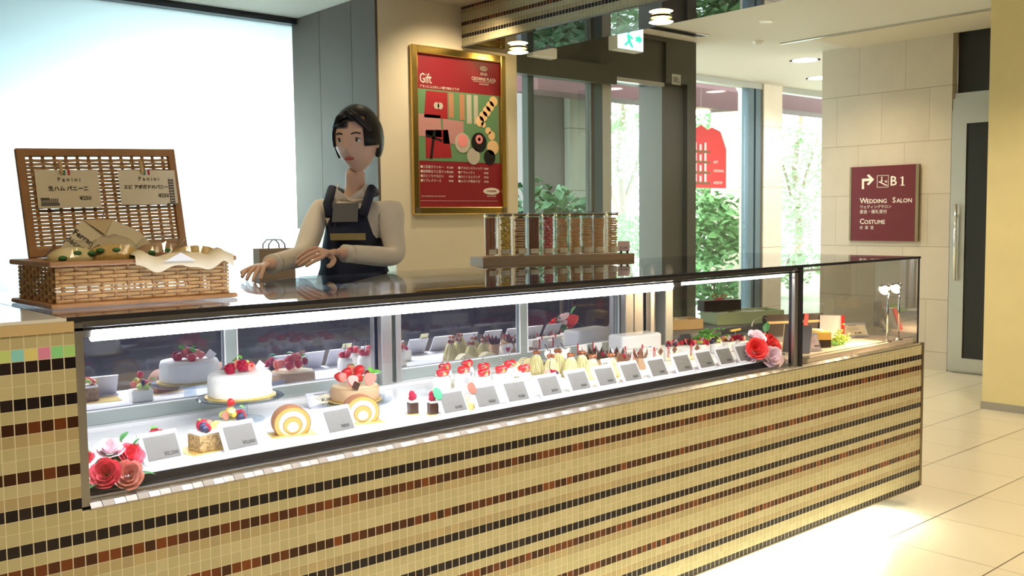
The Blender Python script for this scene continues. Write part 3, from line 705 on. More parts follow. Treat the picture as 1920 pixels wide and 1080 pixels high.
# ================================================================== BASKET
def weave(w, h, sx_, pitch, amp, rad, n_st):
    """wicker panel w x h in the x,z plane, stakes and woven strands"""
    mb = MB()
    xs = [w * (i + .5) / n_st for i in range(n_st)]
    nr = int(h / pitch)
    for r in range(nr):
        z = (r + .5) * pitch; pts = []
        N = n_st * 2
        for i in range(N + 1):
            x = w * i / N
            ph = (i + .5) * PI
            y = amp * math.cos(PI * (x / w * n_st - .5)) * (1 if r % 2 else -1)
            pts.append((x, y, z))
        P_ = []
        for i in range(len(pts) - 1):
            a, b = pts[i], pts[i+1]
            P_.append(a)
        P_.append(pts[-1])
        # ribbon like strand
        vs = []; fs = []
        for q in P_:
            vs += [(q[0], q[1] - rad*.35, q[2] - rad), (q[0], q[1] + rad*.35, q[2] - rad), (q[0], q[1] + rad*.35, q[2] + rad), (q[0], q[1] - rad*.35, q[2] + rad)]
        for i in range(len(P_) - 1):
            for k in range(4): fs.append((i*4 + k, i*4 + (k+1) % 4, (i+1)*4 + (k+1) % 4, (i+1)*4 + k))
        mb.add(vs, fs)
    return mb, xs
bk = thing('wicker_basket', 'open wicker hamper with raised lid on the left of the counter', 'basket', (.690, 2.46, 1.237), math.radians(1.5))
BW, BD, BH = .445, .29, .100
def rimrect(z0, z1, o=.018, i=.012):
    return MB().add(*rr(z0, z1, o, i))
def rr(z0, z1, o, i):
    A = [(-o, -o), (BW + o, -o), (BW + o, BD + o), (-o, BD + o)]; B = [(i, i), (BW - i, i), (BW - i, BD - i), (i, BD - i)]
    vs = [(x, y, z) for z in (z0, z1) for x, y in A] + [(x, y, z) for z in (z0, z1) for x, y in B]
    fs = []
    for k in range(4):
        l = (k + 1) % 4
        fs += [(k, l, l+4, k+4), (k+8, k+12, l+12, l+8), (k, k+8, l+8, l), (k+4, l+4, l+12, k+12)]
    return vs, fs
MB().box(-.018, BW + .018, -.018, BD + .018, 0, .012).build('bottom_board', 'rattanrim', bk, bevel=.005)
rimrect(BH, BH + .014).build('top_rim', 'rattanrim', bk, bevel=.005)
for nm, w_, loc, rz in (('front', BW, (0, 0, .012), 0), ('back', BW, (0, BD, .012), 0), ('side', BD, (0, 0, .012), PI/2), ('side', BD, (BW, 0, .012), PI/2)):
    mb, xs = weave(w_, BH - .012, 0, .0095, .0035, .0038, 14 if w_ == BW else 10)
    pnl = mb.build('woven_wall', 'rattan', bk, loc=loc, rot=(0, 0, rz))
    st = MB()
    for x in xs: st.box(x - .003, x + .003, -.0015, .0015, 0, BH - .012)
    st.build('stakes', 'rattanrim', pnl)
# lid leans back from the rear rim
ld = thing('lid_pivot', None, None, (0, BD + .008, BH + .018)); del_me = ld
LW, LH = BW - .01, .295
lidf = MB().ring([(0, 0), (LW, 0), (LW, LH), (0, LH)], [(.022, .022), (LW - .022, .022), (LW - .022, LH - .022), (.022, LH - .022)], -.009, .009).build('lid_frame', 'rattanrim', bk, loc=(.030, BD + .012, BH + .014), rot=(math.radians(-9), math.radians(-2), 0), bevel=.003)
bpy.data.objects.remove(ld)
mb, xs = weave(LW - .044, LH - .044, 0, .0098, .003, .0041, 13)
mb.build('lid_weave', 'rattan', lidf, loc=(.022, 0, .022))
st = MB()
for x in xs: st.box(x - .0045, x + .0045, -.001, .001, 0, LH - .044)
st.build('lid_stakes', 'rattanrim', lidf, loc=(.022, 0, .022))
bm_ = bk.matrix_basis
# basket local frame helper
BM = Matrix.Translation((.690, 2.46, 1.237)) @ Matrix.Rotation(math.radians(1.5), 4, 'Z')
def bl(x, y, z): return tuple(BM @ Vector((x, y, z)))
LM = BM @ Matrix.Translation((.030, BD + .012, BH + .014)) @ Euler((math.radians(-9), math.radians(-2), 0)).to_matrix().to_4x4()
def menu_sign(lab, x, z, w_, h_, lines, pic, roll):
    o = thing('menu_sign', lab, 'sign'); o.matrix_world = LM @ Matrix.Translation((x, -.016, z)) @ Matrix.Rotation(roll, 4, 'Y')
    MB().box(0, w_, -.001, 0, 0, h_).build('card', 'paper', o)
    text('P a n i n i', .016, 'ink', o, (w_*.52, -.0018, h_*.74), align='CENTER')
    text(lines, .0145 if len(lines) < 10 else .0125, 'ink', o, (w_*.5, -.0018, h_*.50), align='CENTER', bold=.0003)
    text('¥250', .015, 'ink', o, (w_*.66, -.0018, h_*.25), bold=.0002)
    MB().box(w_*.44, w_*.475, -.002, -.001, h_*.86, h_*1.0).build('flag_green', 'sealgreen', o)
    MB().box(w_*.475, w_*.51, -.002, -.001, h_*.86, h_*1.0).build('flag_white', 'inkwhite', o)
    MB().box(w_*.51, w_*.545, -.002, -.001, h_*.86, h_*1.0).build('flag_red', 'redstrip', o)
    pm = MB()
    if pic == 0:
        pm.box(.008, .055, -.002, -.001, .006, .014)
        for k in range(9): pm.box(.009 + k*.005, .012 + k*.005, -.002, -.001, .012, .026)
        pm.box(.008, .030, -.002, -.001, .022, .028)
    else:
        for k in range(9): pm.box(w_*.86, w_*.95, -.002, -.001, .004 + k*.008, .009 + k*.008)
        pm.box(w_*.865, w_*.875, -.002, -.001, .004, .076).box(w_*.935, w_*.945, -.002, -.001, .004, .076).box(w_*.80, w_*1.0, -.002, -.001, .0, .003)
    pm.build('printed_building', 'inkgray', o)
    c = thing('clothes_peg', 'small wooden peg holding the ' + ('left' if pic == 0 else 'right') + ' menu sign on the lid', 'peg'); c.matrix_world = LM @ Matrix.Translation((x + w_*.42, -.022, z + h_ - .012))
    MB().box(-.004, .004, -.004, .004, 0, .036).build('jaw', 'wood', c, rot=(0, -.05, 0))
    return o
menu_sign('cream Panini sign with an arena sketch, left on the hamper lid', .035, .130, .165, .105, '生ハム パニーニ', 0, .02)
menu_sign('cream Panini sign with a leaning tower sketch, right on the hamper lid', .255, .132, .165, .100, 'エビ アボガドのパニーニ', 1, .02)
# parchment liner
ln = MB(); nx = 26; rows = []
for j in range(5):
    for i in range(nx + 1):
        u = i / nx; x = .17 + u * (BW - .18)
        e = [(-.026, .098 - .018*abs(math.sin(u*7))), (-.022, .121), (.01, .124 + .008*math.sin(u*16)), (.03, .100), (.05, .06)][j]
        ln.v.append((x, e[0], e[1] + .004*math.sin(u*23)))
for j in range(4):
    for i in range(nx):
        a = j*(nx+1) + i; ln.f.append((a, a+1, a+nx+2, a+nx+1))
o = ln.build('parchment_liner', 'paper', None, smooth=True); o.matrix_world = BM; o.location = bl(.015, 0, .001)
tag(o, 'cream parchment folded over the front rim of the wicker hamper', 'paper')
pp = thing('printed_wrap', 'cream printed paper wrap standing peaked among the hamper sandwiches', 'paper')
pp.matrix_world = BM @ Matrix.Translation((.17, .20, .130)) @ Matrix.Rotation(-.15, 4, 'X')
MB().prism([(-.10, 0), (.16, 0), (.12, .05), (.05, .085), (-.03, .085)], -.002, .002).build('sheet', 'paper', pp)
MB().add([(-.03, -.003, .085), (.05, -.003, .085), (.02, -.012, .045)], [(0, 1, 2)]).build('folded_flap', 'tan', pp)
text('Ferran A', .022, 'ink', pp, (-.055, -.0028, .055), rot=(PI/2, math.radians(38), 0), bold=.0004)
text('décor', .022, 'ink', pp, (-.075, -.0028, .038), rot=(PI/2, math.radians(38), 0), bold=.0004)
tw = MB().tube([(.02, 0, .08), (.03, 0, .11), (.04, 0, .125)], .002, 6).build('tie', 'kraft', pp)
def film_bag(lab, x, y, z, sx_, sz, rz, fill, seed):
    rnd = random.Random(seed)
    t = thing('wrapped_sandwich', lab, 'sandwich', bl(x, y, z - .008), rz + math.radians(1.5))
    MB().ball(.5, (0, 0, sz*.5), 10, (sx_, .075, sz)).build('bread', fill, t, smooth=True)
    g = MB()
    for k in range(3): g.ball(.5, (-.3*sx_ + k*.3*sx_, -.032, sz*.62 + rnd.uniform(-.008, .008)), 6, (.022, .014, .013))
    g.build('salad', 'leaf', t, smooth=True)['kind'] = 'stuff'
    f = MB(); n = 14; m_ = 8
    for j in range(m_ + 1):
        for i in range(n + 1):
            u = i / n * 2 - 1; a = j / m_ * PI
            w_ = max(.12, (1 - abs(u)**3))
            f.v.append((u * sx_ * .62, -math.cos(a) * .042 * w_, .004 + math.sin(a) * (sz * 1.3) * w_ + rnd.uniform(-.004, .004)))
    for j in range(m_):
        for i in range(n):
            a = j*(n+1) + i; f.f.append((a, a+1, a+n+2, a+n+1))
    f.build('cellophane', 'film', t)
    return t
film_bag('cellophane wrapped green and white sandwich at the left of the hamper', .06, .06, .10, .12, .055, .1, 'creamy', 1)
film_bag('cellophane wrapped pale bread roll left of centre in the hamper', .16, .055, .10, .13, .06, -.1, 'sponge', 2)
film_bag('cellophane wrapped brown sandwich right of the paper wrap', .31, .12, .10, .15, .06, .15, 'mousse', 3)
film_bag('cellophane wrapped golden sandwich at the right of the hamper', .385, .07, .10, .13, .05, -.12, 'sponge', 4)
o = MB().prism([(0, 0), (.085, 0), (.045, .022)], -.0015, .0015).build('paper_napkin', 'white'); o.matrix_world = BM @ Matrix.Translation((.255, -.030, .105)); tag(o, 'white folded paper corner at the hamper front', 'napkin')
t = MB().box(-.10, .06, -.05, .05, 0, .012).build('receipt_tray', 'black', loc=(.60, 3.0, 1.237), rot=(0, 0, -.5), bevel=.003); tag(t, 'flat black tray on the white counter left behind the hamper', 'tray')

# shopping bag
sb = thing('paper_bag', 'brown paper bag with black loop handle behind the counter', 'bag', (2.12, 4.12, .952), math.radians(-8))
MB().box(-.085, .085, -.045, .045, 0, .365).build('bag_body', 'kraft', sb)
for y in (-.04, .04):
    MB().tube([(-.04, y, .36), (-.038, y, .385), (-.02, y, .405), (.02, y, .405), (.038, y, .385), (.04, y, .36)], .0035, 6).build('handle', 'black', sb)

# ================================================================== MACARON TUBES
bd = thing('display_board', 'brown board shelf behind the case carrying the biscuit tubes', 'shelf', (3.25, 3.405, 1.217), math.atan2(-.25, .70))
MB().box(-.40, .40, -.075, .11, 0, .045).build('board', 'kraft', bd, bevel=.002)
MB().box(-.36, -.32, .03, .07, -1.215, 0).box(.32, .36, .03, .07, -1.215, 0).build('legs', 'caddy', bd)
BDM = bd.matrix_basis
bdm = Matrix.Translation((3.25, 3.405, 1.262)) @ Matrix.Rotation(math.atan2(-.25, .70), 4, 'Z')
def jar(lab, u, v, kind, seed, square=False):
    rnd = random.Random(seed); r = .029; h = .205
    t = thing('biscuit_tube', lab, 'tube of biscuits', tuple(bdm @ Vector((u, v, 0))), rnd.uniform(-.3, .3), group='clear biscuit tubes')
    mats = dict(yellow='macyellow', pink='macpink', tan='mactan', brown='macbrown', dark='macdark', stripe='mactan')
    mb = MB()
    if kind in ('yellow', 'pink'):
        for k in range(13):
            for a in range(3):
                q = a*2.1 + k*.9
                mb.ball(.0105, (.013*math.cos(q), .013*math.sin(q), .014 + k*.0138), 7, (1, 1, .75))
    elif kind == 'dark' or kind == 'brown':
        for a in range(9):
            q = a*.7; mb.tube([(.017*math.cos(q), .017*math.sin(q), .008), (.018*math.cos(q), .018*math.sin(q), .185)], .006, 6)
    else:
        k = 0; z = .008
        while z < .18:
            mb.lathe([(.020, z), (.0235, z + .003), (.0235, z + .007), (.020, z + .010)], 12, Matrix.Translation((rnd.uniform(-.0015, .0015), rnd.uniform(-.0015, .0015), 0)) @ Matrix.Rotation(rnd.uniform(-.04, .04), 4, 'X'))
            z += .0125 if kind == 'stripe' else .0115
    mb.build('biscuits', mats[kind], t, smooth=kind in ('yellow', 'pink'))
    if kind == 'stripe':
        m2 = MB(); z = .018
        while z < .18: m2.cyl(.0215, z, z + .003, 12); z += .025
        m2.build('chocolate_filling', 'choc', t)
    MB().lathe([(r - .001, .001), (r, .003), (r, h - .012)], 24, cap=False).build('clear_tube', 'jarglass', t, smooth=True)
    MB().lathe([(r + .001, h - .014), (r + .001, h - .008), (r - .002, h - .006)], 24).build('gold_lid', 'gold', t)
    MB().lathe([(r + .001, h - .0055), (r + .001, h)], 24).build('lid_rim', 'acrylic', t)
    lb = MB(); n = 6
    for i in range(n + 1):
        a = -PI/2 - .75 + 1.5 * i / n + math.radians(-25)
        lb.v += [(math.cos(a)*(r+.0008), math.sin(a)*(r+.0008), .012), (math.cos(a)*(r+.0008), math.sin(a)*(r+.0008), .036)]
    for i in range(n): lb.f.append((2*i, 2*i+2, 2*i+3, 2*i+1))
    lb.build('label', 'paper', t)
kinds = [('brown', 'reddish brown biscuits, leftmost on the board'), ('yellow', 'yellow macarons'), ('stripe', 'tan biscuits striped with chocolate'), ('dark', 'dark brown sticks'), ('pink', 'pink macarons'), ('tan', 'tan biscuits, next right of the pink tube'), ('tan', 'tan biscuits, second right of the pink tube'), ('tan', 'tan biscuits, third right of the pink tube'), ('tan', 'tan biscuits, second from the right end'), ('tan', 'tan biscuits, rightmost by the price card')]
us = [-.345, -.271, -.197, -.123, -.049, .025, .098, .160, .225, .300]
for i, ((k, l), u) in enumerate(zip(kinds, us)):
    jar('clear tube of ' + l, u, -.03, k, i)
for i, (k, l, u) in enumerate((('dark', 'dark biscuits behind the leftmost brown tube', -.31), ('yellow', 'yellow macarons in the back row', -.235), ('dark', 'dark sticks in the back row behind the striped tube', -.16), ('pink', 'pink macarons in the back row', -.012), ('tan', 'tan biscuits in the back row', .13))):
    jar('clear tube of ' + l, u, .045, k, 20 + i)
pc = thing('price_card', 'small pink card on little feet right of the biscuit tubes', 'price card', tuple(bdm @ Vector((.365, -.03, 0))), math.radians(-35))
MB().box(-.03, .03, -.002, .002, .012, .062).build('card', 'rosepale', pc, rot=(-.2, 0, 0))
MB().box(-.02, -.012, -.012, .014, 0, .014).box(.012, .02, -.012, .014, 0, .014).build('feet', 'black', pc)
text('¥1,000', .014, 'ink', pc, (-.022, -.008, .028), rot=(PI/2 - .2, 0, 0))

# ================================================================== ROSES
def petal(mb, r, h, curl, M, nu=6, nv=5):
    o = len(mb.v)
    for j in range(nv + 1):
        v = j / nv
        for i in range(nu + 1):
            u = i / nu * 2 - 1
            w_ = math.sin(PI * (.18 + .74 * v)) ** .6
            a = u * .85 * w_
            rr_ = r * (.35 + .65 * math.sin(v * PI * .55)) + curl * max(0, v - .7) ** 1.0
            z = h * v - .15 * h * u * u * v
            p = M @ Vector((rr_ * math.cos(a), rr_ * math.sin(a), z)); mb.v.append(tuple(p))
    for j in range(nv):
        for i in range(nu):
            a = o + j*(nu+1) + i; mb.f.append((a, a+1, a+nu+2, a+nu+1))
def rose_mesh(name, mat, R, seed):
    rnd = random.Random(seed); mb = MB()
    for ring, (r, h, n, curl) in enumerate(((.18, .85, 3, .0), (.36, .88, 4, .05), (.58, .84, 5, .18), (.82, .72, 6, .42), (1.0, .55, 6, .7))):
        for k in range(n):
            M = Matrix.Rotation(2*PI*k/n + ring*.7 + rnd.uniform(-.15, .15), 4, 'Z') @ Matrix.Rotation(rnd.uniform(-.05, .12), 4, 'Y') @ Matrix.Diagonal((R, R, R*1.1, 1))
            petal(mb, r, h, curl, M)
    return mb.mesh(name, mat, True)
def leaf_mesh(name, mat, L, W):
    mb = MB(); n = 6
    for i in range(n + 1):
        t = i / n; w_ = W * math.sin(PI * min(1, t*.92 + .06)) ** .8
        mb.v += [(t*L, -w_, .12*L*math.sin(t*3)), (t*L, 0, .12*L*math.sin(t*3) - .1*W), (t*L, w_, .12*L*math.sin(t*3))]
    for i in range(n):
        a = 3*i; mb.f += [(a, a+3, a+4, a+1), (a+1, a+4, a+5, a+2)]
    return mb.mesh(name, mat)
ROSES = {k: rose_mesh('rose', k, 1, i) for i, k in enumerate(('rosepink', 'roselight', 'rosepale', 'rosered'))}
LEAF = leaf_mesh('leaf', 'leaf', 1, .3)
def bouquet(lab, loc, items, leaves):
    t = thing('rose_bouquet', lab, 'flowers', loc)
    MB().ball(.028, (0, 0, .03), 8, (1.3, 1, 1)).build('foam_base', 'leaf', t, smooth=True)
    for m_, x, y, z, R, rx, rz in items: place('rose', ROSES[m_], t, (x, y, z), (rx, 0, rz), R)
    for x, y, z, s_, ry, rz in leaves: place('leaf', LEAF, t, (x, y, z), (0, ry, rz), s_)
A_ = math.radians(62); 
bouquet('cluster of pink artificial roses at the left front corner of the case', (.748, 2.305, .840), [
    ('rosepink', -.018, -.030, .020, .030, A_, -.5), ('roselight', .030, -.032, .008, .030, A_, -.3), ('rosepink', .045, -.005, .045, .027, .8, .2),
    ('rosepale', .005, .012, .062, .028, .5, -.3), ('rosepink', -.048, .012, .050, .018, .7, -.8), ('rosepale', .048, .015, .030, .02, .7, .5)],
    [(-.03, -.03, .006, .04, .2, 3.6), (.05, -.03, .010, .045, .2, -.2), (-.04, .01, .07, .03, -.5, 2.6), (.03, .01, .085, .03, -.6, .4), (0, -.03, .045, .025, -.3, 1.5), (.055, 0, .07, .025, -.7, 0)])
bouquet('cluster of coral and pink artificial roses beside the last price card', (3.415, 2.335, .840), [
    ('rosered', -.048, -.010, .045, .040, A_, -.7), ('rosepale', .010, -.045, .008, .040, A_, -.55), ('rosered', .062, .005, .050, .045, .9, .1),
    ('rosepale', -.005, .02, .085, .034, .6, -.3), ('rosepale', -.075, .01, .012, .028, A_, -.9), ('rosepale', .02, 0, .055, .02, .9, 0)],
    [(.05, .01, .11, .05, -.9, .3), (.07, -.03, .02, .06, .2, 0), (0, -.01, .075, .03, -.6, 2), (-.04, .02, .09, .03, -.6, 2.8), (.09, 0, .06, .05, .4, .4), (.02, -.03, .06, .03, -.3, -1.2)])

# ================================================================== PRICE CARDS
def pcard(lab, x, y, price, title, seal=None, tagprice=None, rz=0, z=.8405, w_=.104, h_=.082, back=False, mat='cardpaper', name='price_card'):
    t = thing(name, lab, 'price card', (x, y, z), rz)
    a = -.50
    M = rot3(a, 0, 0)
    MB().box(-w_/2, w_/2, -.002, .002, .002, h_, M).build('holder', 'acrylic', t)
    MB().box(-w_/2, w_/2, -.012, .030, 0, .0035).build('foot', 'acrylic', t)
    MB().box(-w_/2 + .012, w_/2 - .006, -.0032, -.0022, .008, h_ - .012, M).build('paper', mat, t)
    mb = MB(); rnd = random.Random(int(x*1000))
    for k, (lw, zz) in enumerate(((.55, .80), (.38, .70), (.66, .58), (.60, .50), (.40, .42))):
        lw *= rnd.uniform(.75, 1.1); mb.box(-lw*w_/2*.7 + .002, lw*w_/2*.7 + .002, -.0036, -.0032, h_*zz, h_*zz + (.0026 if k == 0 else .0012), M)
    mb.build('printed_lines', 'inkgray', t)
    lt = text(price, .0135, 'ink', t, tuple(M @ Vector((.004, -.0034, .0195))), rot=(PI/2 + a, 0, 0), bold=.0003)
    if seal:
        MB().lathe([(.016, 0), (.016, .002)], 24, M @ Matrix.Translation((-w_/2 + .006, -.003, h_ - .010)) @ Matrix.Rotation(PI/2, 4, 'X'), sy=1.25).build('round_seal', seal, t)
    if tagprice:
        MB().box(.006, .050, -.0045, -.0035, h_ - .014, h_ + .022, M).build('yellow_sticker', 'yellowtag', t)
        text(tagprice, .011, 'ink', t, tuple(M @ Vector((.012, -.005, h_ + .003))), rot=(PI/2 + a, 0, 0))
    return t
CARDS = [(.905, 2.375, '¥2,200', 'beside the pink roses at the left'), (1.105, 2.352, '¥3,000', 'in front of the nut coated fruit slice'), (1.400, 2.345, '¥800', 'between the two roll cake slices'),
 (1.800, 2.335, '¥480', 'with a green oval seal'), (1.935, 2.335, '¥450', 'with a brown oval seal'), (2.062, 2.335, '¥480', 'with a pale sticker, below the strawberry cups'),
 (2.212, 2.335, '¥450', 'first right of the strawberry cups'), (2.352, 2.335, '¥420', 'below the first chestnut cream cakes'), (2.487, 2.335, '¥450', 'with a pale sticker, below the chestnut cakes'),
 (2.622, 2.335, '¥450', 'below the chocolate petal cups'), (2.772, 2.335, '¥380', 'below the first white cubes with red strips'), (2.922, 2.335, '¥400', 'below the second white cubes with red strips'),
 (3.060, 2.335, '¥330', 'third from the right end of the row'), (3.190, 2.335, '¥380', 'second from the right end of the row'), (3.320, 2.335, '¥380', 'at the right end of the row beside the coral roses')]
for i, (x, y, pr_, l) in enumerate(CARDS):
    pcard('grey price card, ' + l, x, y, pr_, '', seal={3: 'sealgreen', 4: 'sealbrown'}.get(i), tagprice='¥540' if i in (5, 8) else None, rz=.10 if i < 3 else 0)
pcard('small pale price card standing behind the pastel roll cakes', 1.560, 2.735, '¥3,500', '', mat='paper', w_=.09, h_=.05)

# ================================================================== CAKES
Z = .8405
def berry_mesh():
    return MB().lathe([(.001, -1.15), (.35, -1.0), (.72, -.5), (.95, .1), (.9, .55), (.6, .82), (.2, .85)], 14, cap=True).mesh('strawberry', 'strawberry', True)
BERRY = berry_mesh()
hm = MB(); pr_ = [(0, -1.15), (.5, -.75), (.85, -.1), (.9, .45), (.55, .8), (0, .85), (-.55, .8), (-.9, .45), (-.85, -.1), (-.5, -.75)]
hm.prism(pr_, -.25, .25); HALF = hm.mesh('strawberry_half', 'strawcut')
rm = MB()
for k in range(5):
    for a in range(6):
        q = a*PI/3 + k*.5; zz = -.7 + k*.38; rr_ = .75*math.sqrt(max(.08, 1 - (zz/1.15)**2)); rm.ball(.36, (rr_*math.cos(q), rr_*math.sin(q), zz), 5)
RASP = rm.mesh('raspberry', 'rasp', True)
BLUE = MB().ball(1, n=8).mesh('blueberry', 'blue', True)
ORAN = MB().ball(1, n=8, sc=(1, .6, .7)).mesh('orange_piece', 'orange', True)
KIWI = MB().box(-1, 1, -.6, .6, -.5, .5).mesh('green_fruit_piece', 'kiwi')
MINT = leaf_mesh('mint_leaf', 'mint', 1, .32)
KIND = dict(s=('strawberry', BERRY), h=('strawberry_half', HALF), r=('raspberry', RASP), b=('blueberry', BLUE), o=('orange_piece', ORAN), k=('green_fruit', KIWI), m=('mint_leaf', MINT))
def fruits(t, spec, seed=0, base=0):
    rnd = random.Random(seed)
    for kd, x, y, z, s_ in spec:
        nm, me = KIND[kd]
        place(nm, me, t, (x, y, z + base), (rnd.uniform(-.7, .7) if kd != 'h' else rnd.uniform(-.5, .1), rnd.uniform(-.5, .5), rnd.uniform(0, 6.28) if kd != 'h' else rnd.uniform(-.5, .5)), s_)
def heap(kinds_, n, R, h, s_, seed):
    rnd = random.Random(seed); out = []
    for i in range(n):
        a = rnd.uniform(0, 6.28); q = R * math.sqrt((i + .3) / n)
        out.append((kinds_[i % len(kinds_)], q*math.cos(a), q*math.sin(a), h * (1 - (q/R)**1.5) + s_*.6, s_ * rnd.uniform(.85, 1.15)))
    return out
def stand(lab, x, y, R, h):
    t = thing('cake_stand', lab, 'cake stand', (x, y, Z))
    MB().lathe([(R*.55, 0), (R*.55, .004), (R*.2, .010), (R*.16, .02), (R*.16, h - .012), (R*.4, h - .008)], 32, cap=False).build('pedestal', 'stand', t, smooth=True)
    MB().lathe([(R*.1, h - .008), (R, h - .008), (R*1.03, h - .004), (R, h), (R*.1, h)], 40).build('plate', 'stand', t, smooth=False)
    return t
def round_cake(name, lab, x, y, z, R, h, mat, top=None, seed=0, board=True, wavy=0):
    t = thing(name, lab, 'cake', (x, y, z))
    if board: MB().cyl(R*1.12, .0002, .003, 36).build('gold_board', 'doily', t)
    rnd = random.Random(seed); mb = MB(); n = 40; vs = []; prof = [(.97, .003), (1, h*.1), (1, h*.45), (1, h*.85), (.96, h), (.6, h*1.01), (.05, h*1.01)]
    for j, (r, zz) in enumerate(prof):
        for k in range(n):
            a = 2*PI*k/n; rr_ = R * (r + (wavy * math.sin(a*9 + j*1.3) if 0 < j < 4 else 0)); vs.append((rr_*math.cos(a), rr_*math.sin(a), zz))
    fs = [(j*n + k, j*n + (k+1) % n, (j+1)*n + (k+1) % n, (j+1)*n + k) for j in range(len(prof)-1) for k in range(n)]
    fs.append(tuple((len(prof)-1)*n + k for k in range(n))); fs.append(tuple(range(n-1, -1, -1)))
    mb.add(vs, fs).build('cake_body', mat, t, smooth=True)
    if top: MB().cyl(R*.93, h*1.011, h*1.03, 32).build('cream_top', top, t)
    return t
# white cake on glass stand
stand('glass cake stand holding the white strawberry cake', 1.275, 2.72, .125, .075)
t = round_cake('strawberry_cake', 'white cream cake with strawberries and mint on a glass stand', 1.275, 2.72, Z + .0755, .094, .070, 'cream', seed=1, wavy=.025)
fruits(t, heap('hsrhs', 10, .045, .018, .014, 5), 2, .072)
fruits(t, [('m', 0, 0, .035, .03), ('m', .01, .01, .038, .026), ('m', -.01, 0, .036, .028), ('k', .012, -.012, .03, .010)], 8, .072)
MB().box(-.014, .014, -.001, .001, 0, .028).build('white_chocolate_plaque', 'white', t, loc=(.062, .01, .070), rot=(.1, .7, .2))
# tan cake
t = thing('glass_plate', 'low round glass plate under the tan strawberry cake', 'plate', (1.665, 2.70, Z))
MB().lathe([(.03, 0), (.05, .003), (.12, .010), (.122, .013), (.05, .008), (.03, .006)], 36).build('dish', 'stand', t)
t = round_cake('mousse_cake', 'tan sided round cake heaped with cut strawberries', 1.665, 2.70, Z + .0135, .079, .048, 'mousse', 'creamy', 3)
fruits(t, [('h', -.035, -.045, .022, .020), ('h', .028, -.048, .022, .022), ('s', 0, -.02, .028, .018), ('s', .02, .0, .045, .018), ('s', -.02, .015, .040, .018), ('h', .0, .02, .05, .018), ('h', -.045, 0, .03, .016), ('r', .05, .0, .03, .010), ('r', .035, .03, .032, .010), ('s', .0, .045, .03, .016), ('s', -.035, .04, .025, .016),
           ('m', .05, -.02, .035, .035), ('m', .04, -.03, .04, .03), ('m', .055, -.01, .03, .03), ('m', .005, .01, .062, .03), ('m', 0, 0, .06, .026)], 3, .050)
MB().box(-.012, .012, -.001, .001, -.012, .012).build('dark_chocolate_plaque', 'choc', t, loc=(-.040, -.072, .060), rot=(.0, .5, 0))
# fruit tart box at left
t = thing('fruit_tart', 'dark red berry tart slice on a board behind the first price card', 'cake', (.93, 2.50, Z), .5)
MB().box(-.07, .06, -.03, .03, 0, .002).build('gold_board', 'doily', t)
MB().box(-.055, .05, -.025, .025, .002, .030).build('tart_base', 'milk', t)
fruits(t, heap('srshr', 9, .045, .014, .011, 9), 4, .028); fruits(t, [('m', -.03, 0, .02, .025), ('m', .02, .01, .03, .02)], 1, .03)
# nut coated slice
t = thing('nut_slice', 'nut coated cake slice topped with cream and mixed fruit', 'cake', (1.035, 2.425, Z), .15)
MB().box(-.06, .10, -.04, .07, 0, .0025).build('gold_board', 'doily', t)
MB().box(-.035, .035, -.03, .03, .0025, .045).build('nut_coating', 'nuts', t, bevel=.002)
MB().box(-.034, .034, -.029, .029, .045, .054).build('cream_layer', 'cream', t, bevel=.003)
fruits(t, heap('shrkb', 10, .028, .012, .011, 11), 5, .054); fruits(t, [('m', -.02, 0, .03, .02)], 2, .054)
t = thing('fruit_slice', 'white slice heaped with orange, kiwi and blueberry fruit', 'cake', (1.17, 2.56, Z), .15)
MB().box(-.035, .035, -.03, .03, .0, .040).build('cream_body', 'cream', t, bevel=.004)
fruits(t, heap('okbsohkr', 12, .034, .020, .013, 13), 6, .040); fruits(t, [('m', .03, 0, .035, .025), ('s', 0, 0, .05, .012)], 2, .04)
# roll cakes
def roll(lab, x, y, rz):
    t = thing('roll_cake', lab, 'roll cake', (x, y, Z), rz)
    MB().box(-.062, .062, -.028, .045, 0, .0025).build('gold_doily', 'doily', t)
    n = 28
    def arc(R, y0, y1, mat, nm, zc=.033, sq=.92):
        P0 = [(R*math.cos(a*2*PI/n), max(.0026, zc + R*sq*math.sin(a*2*PI/n))) for a in range(n)]
        MB().prism(P0, y0, y1).build(nm, mat, t)
    arc(.052, -.010, .040, 'crust', 'outer_crust')
    arc(.050, -.0108, -.0098, 'rollsponge', 'sponge')
    arc(.039, -.0116, -.0106, 'rollcream', 'cream_ring')
    arc(.027, -.0124, -.0114, 'crust', 'inner_crust', .029)
    arc(.0255, -.0132, -.0122, 'rollsponge', 'inner_sponge', .029)
    arc(.016, -.0140, -.0130, 'rollcream', 'cream_heart', .024)
roll('left roll cake slice showing its cream swirl', 1.290, 2.43, -.30)
roll('right roll cake slice showing its cream swirl', 1.520, 2.43, -.30)
# mini dark cakes
def mini(lab, x, y):
    t = thing('mini_chocolate_cake', lab, 'cake', (x, y, Z), -.25)
    MB().box(-.018, .018, -.018, .018, 0, .0025).build('gold_board', 'doily', t)
    MB().box(-.014, .014, -.014, .014, .0025, .036).build('chocolate_cube', 'choc', t, bevel=.001)
    MB().box(-.013, .013, -.013, .013, .036, .043).build('cream_layer', 'cream', t, bevel=.002)
    fruits(t, [('r', -.004, -.004, .009, .009), ('r', .006, .004, .010, .008), ('r', -.002, .002, .020, .008)], 1, .043)
mini('small dark chocolate cube topped with raspberries, standing leftmost', 1.705, 2.43)
mini('small dark chocolate cube with raspberries beside the green sealed card', 1.745, 2.38)
t = thing('almond_pastry', 'golden almond topped pastry between the green and brown sealed cards', 'pastry', (1.868, 2.365, Z))
MB().box(-.018, .018, -.016, .016, 0, .022).build('pastry_base', 'sponge', t, bevel=.003)
sp_ = MB(); rnd = random.Random(4)
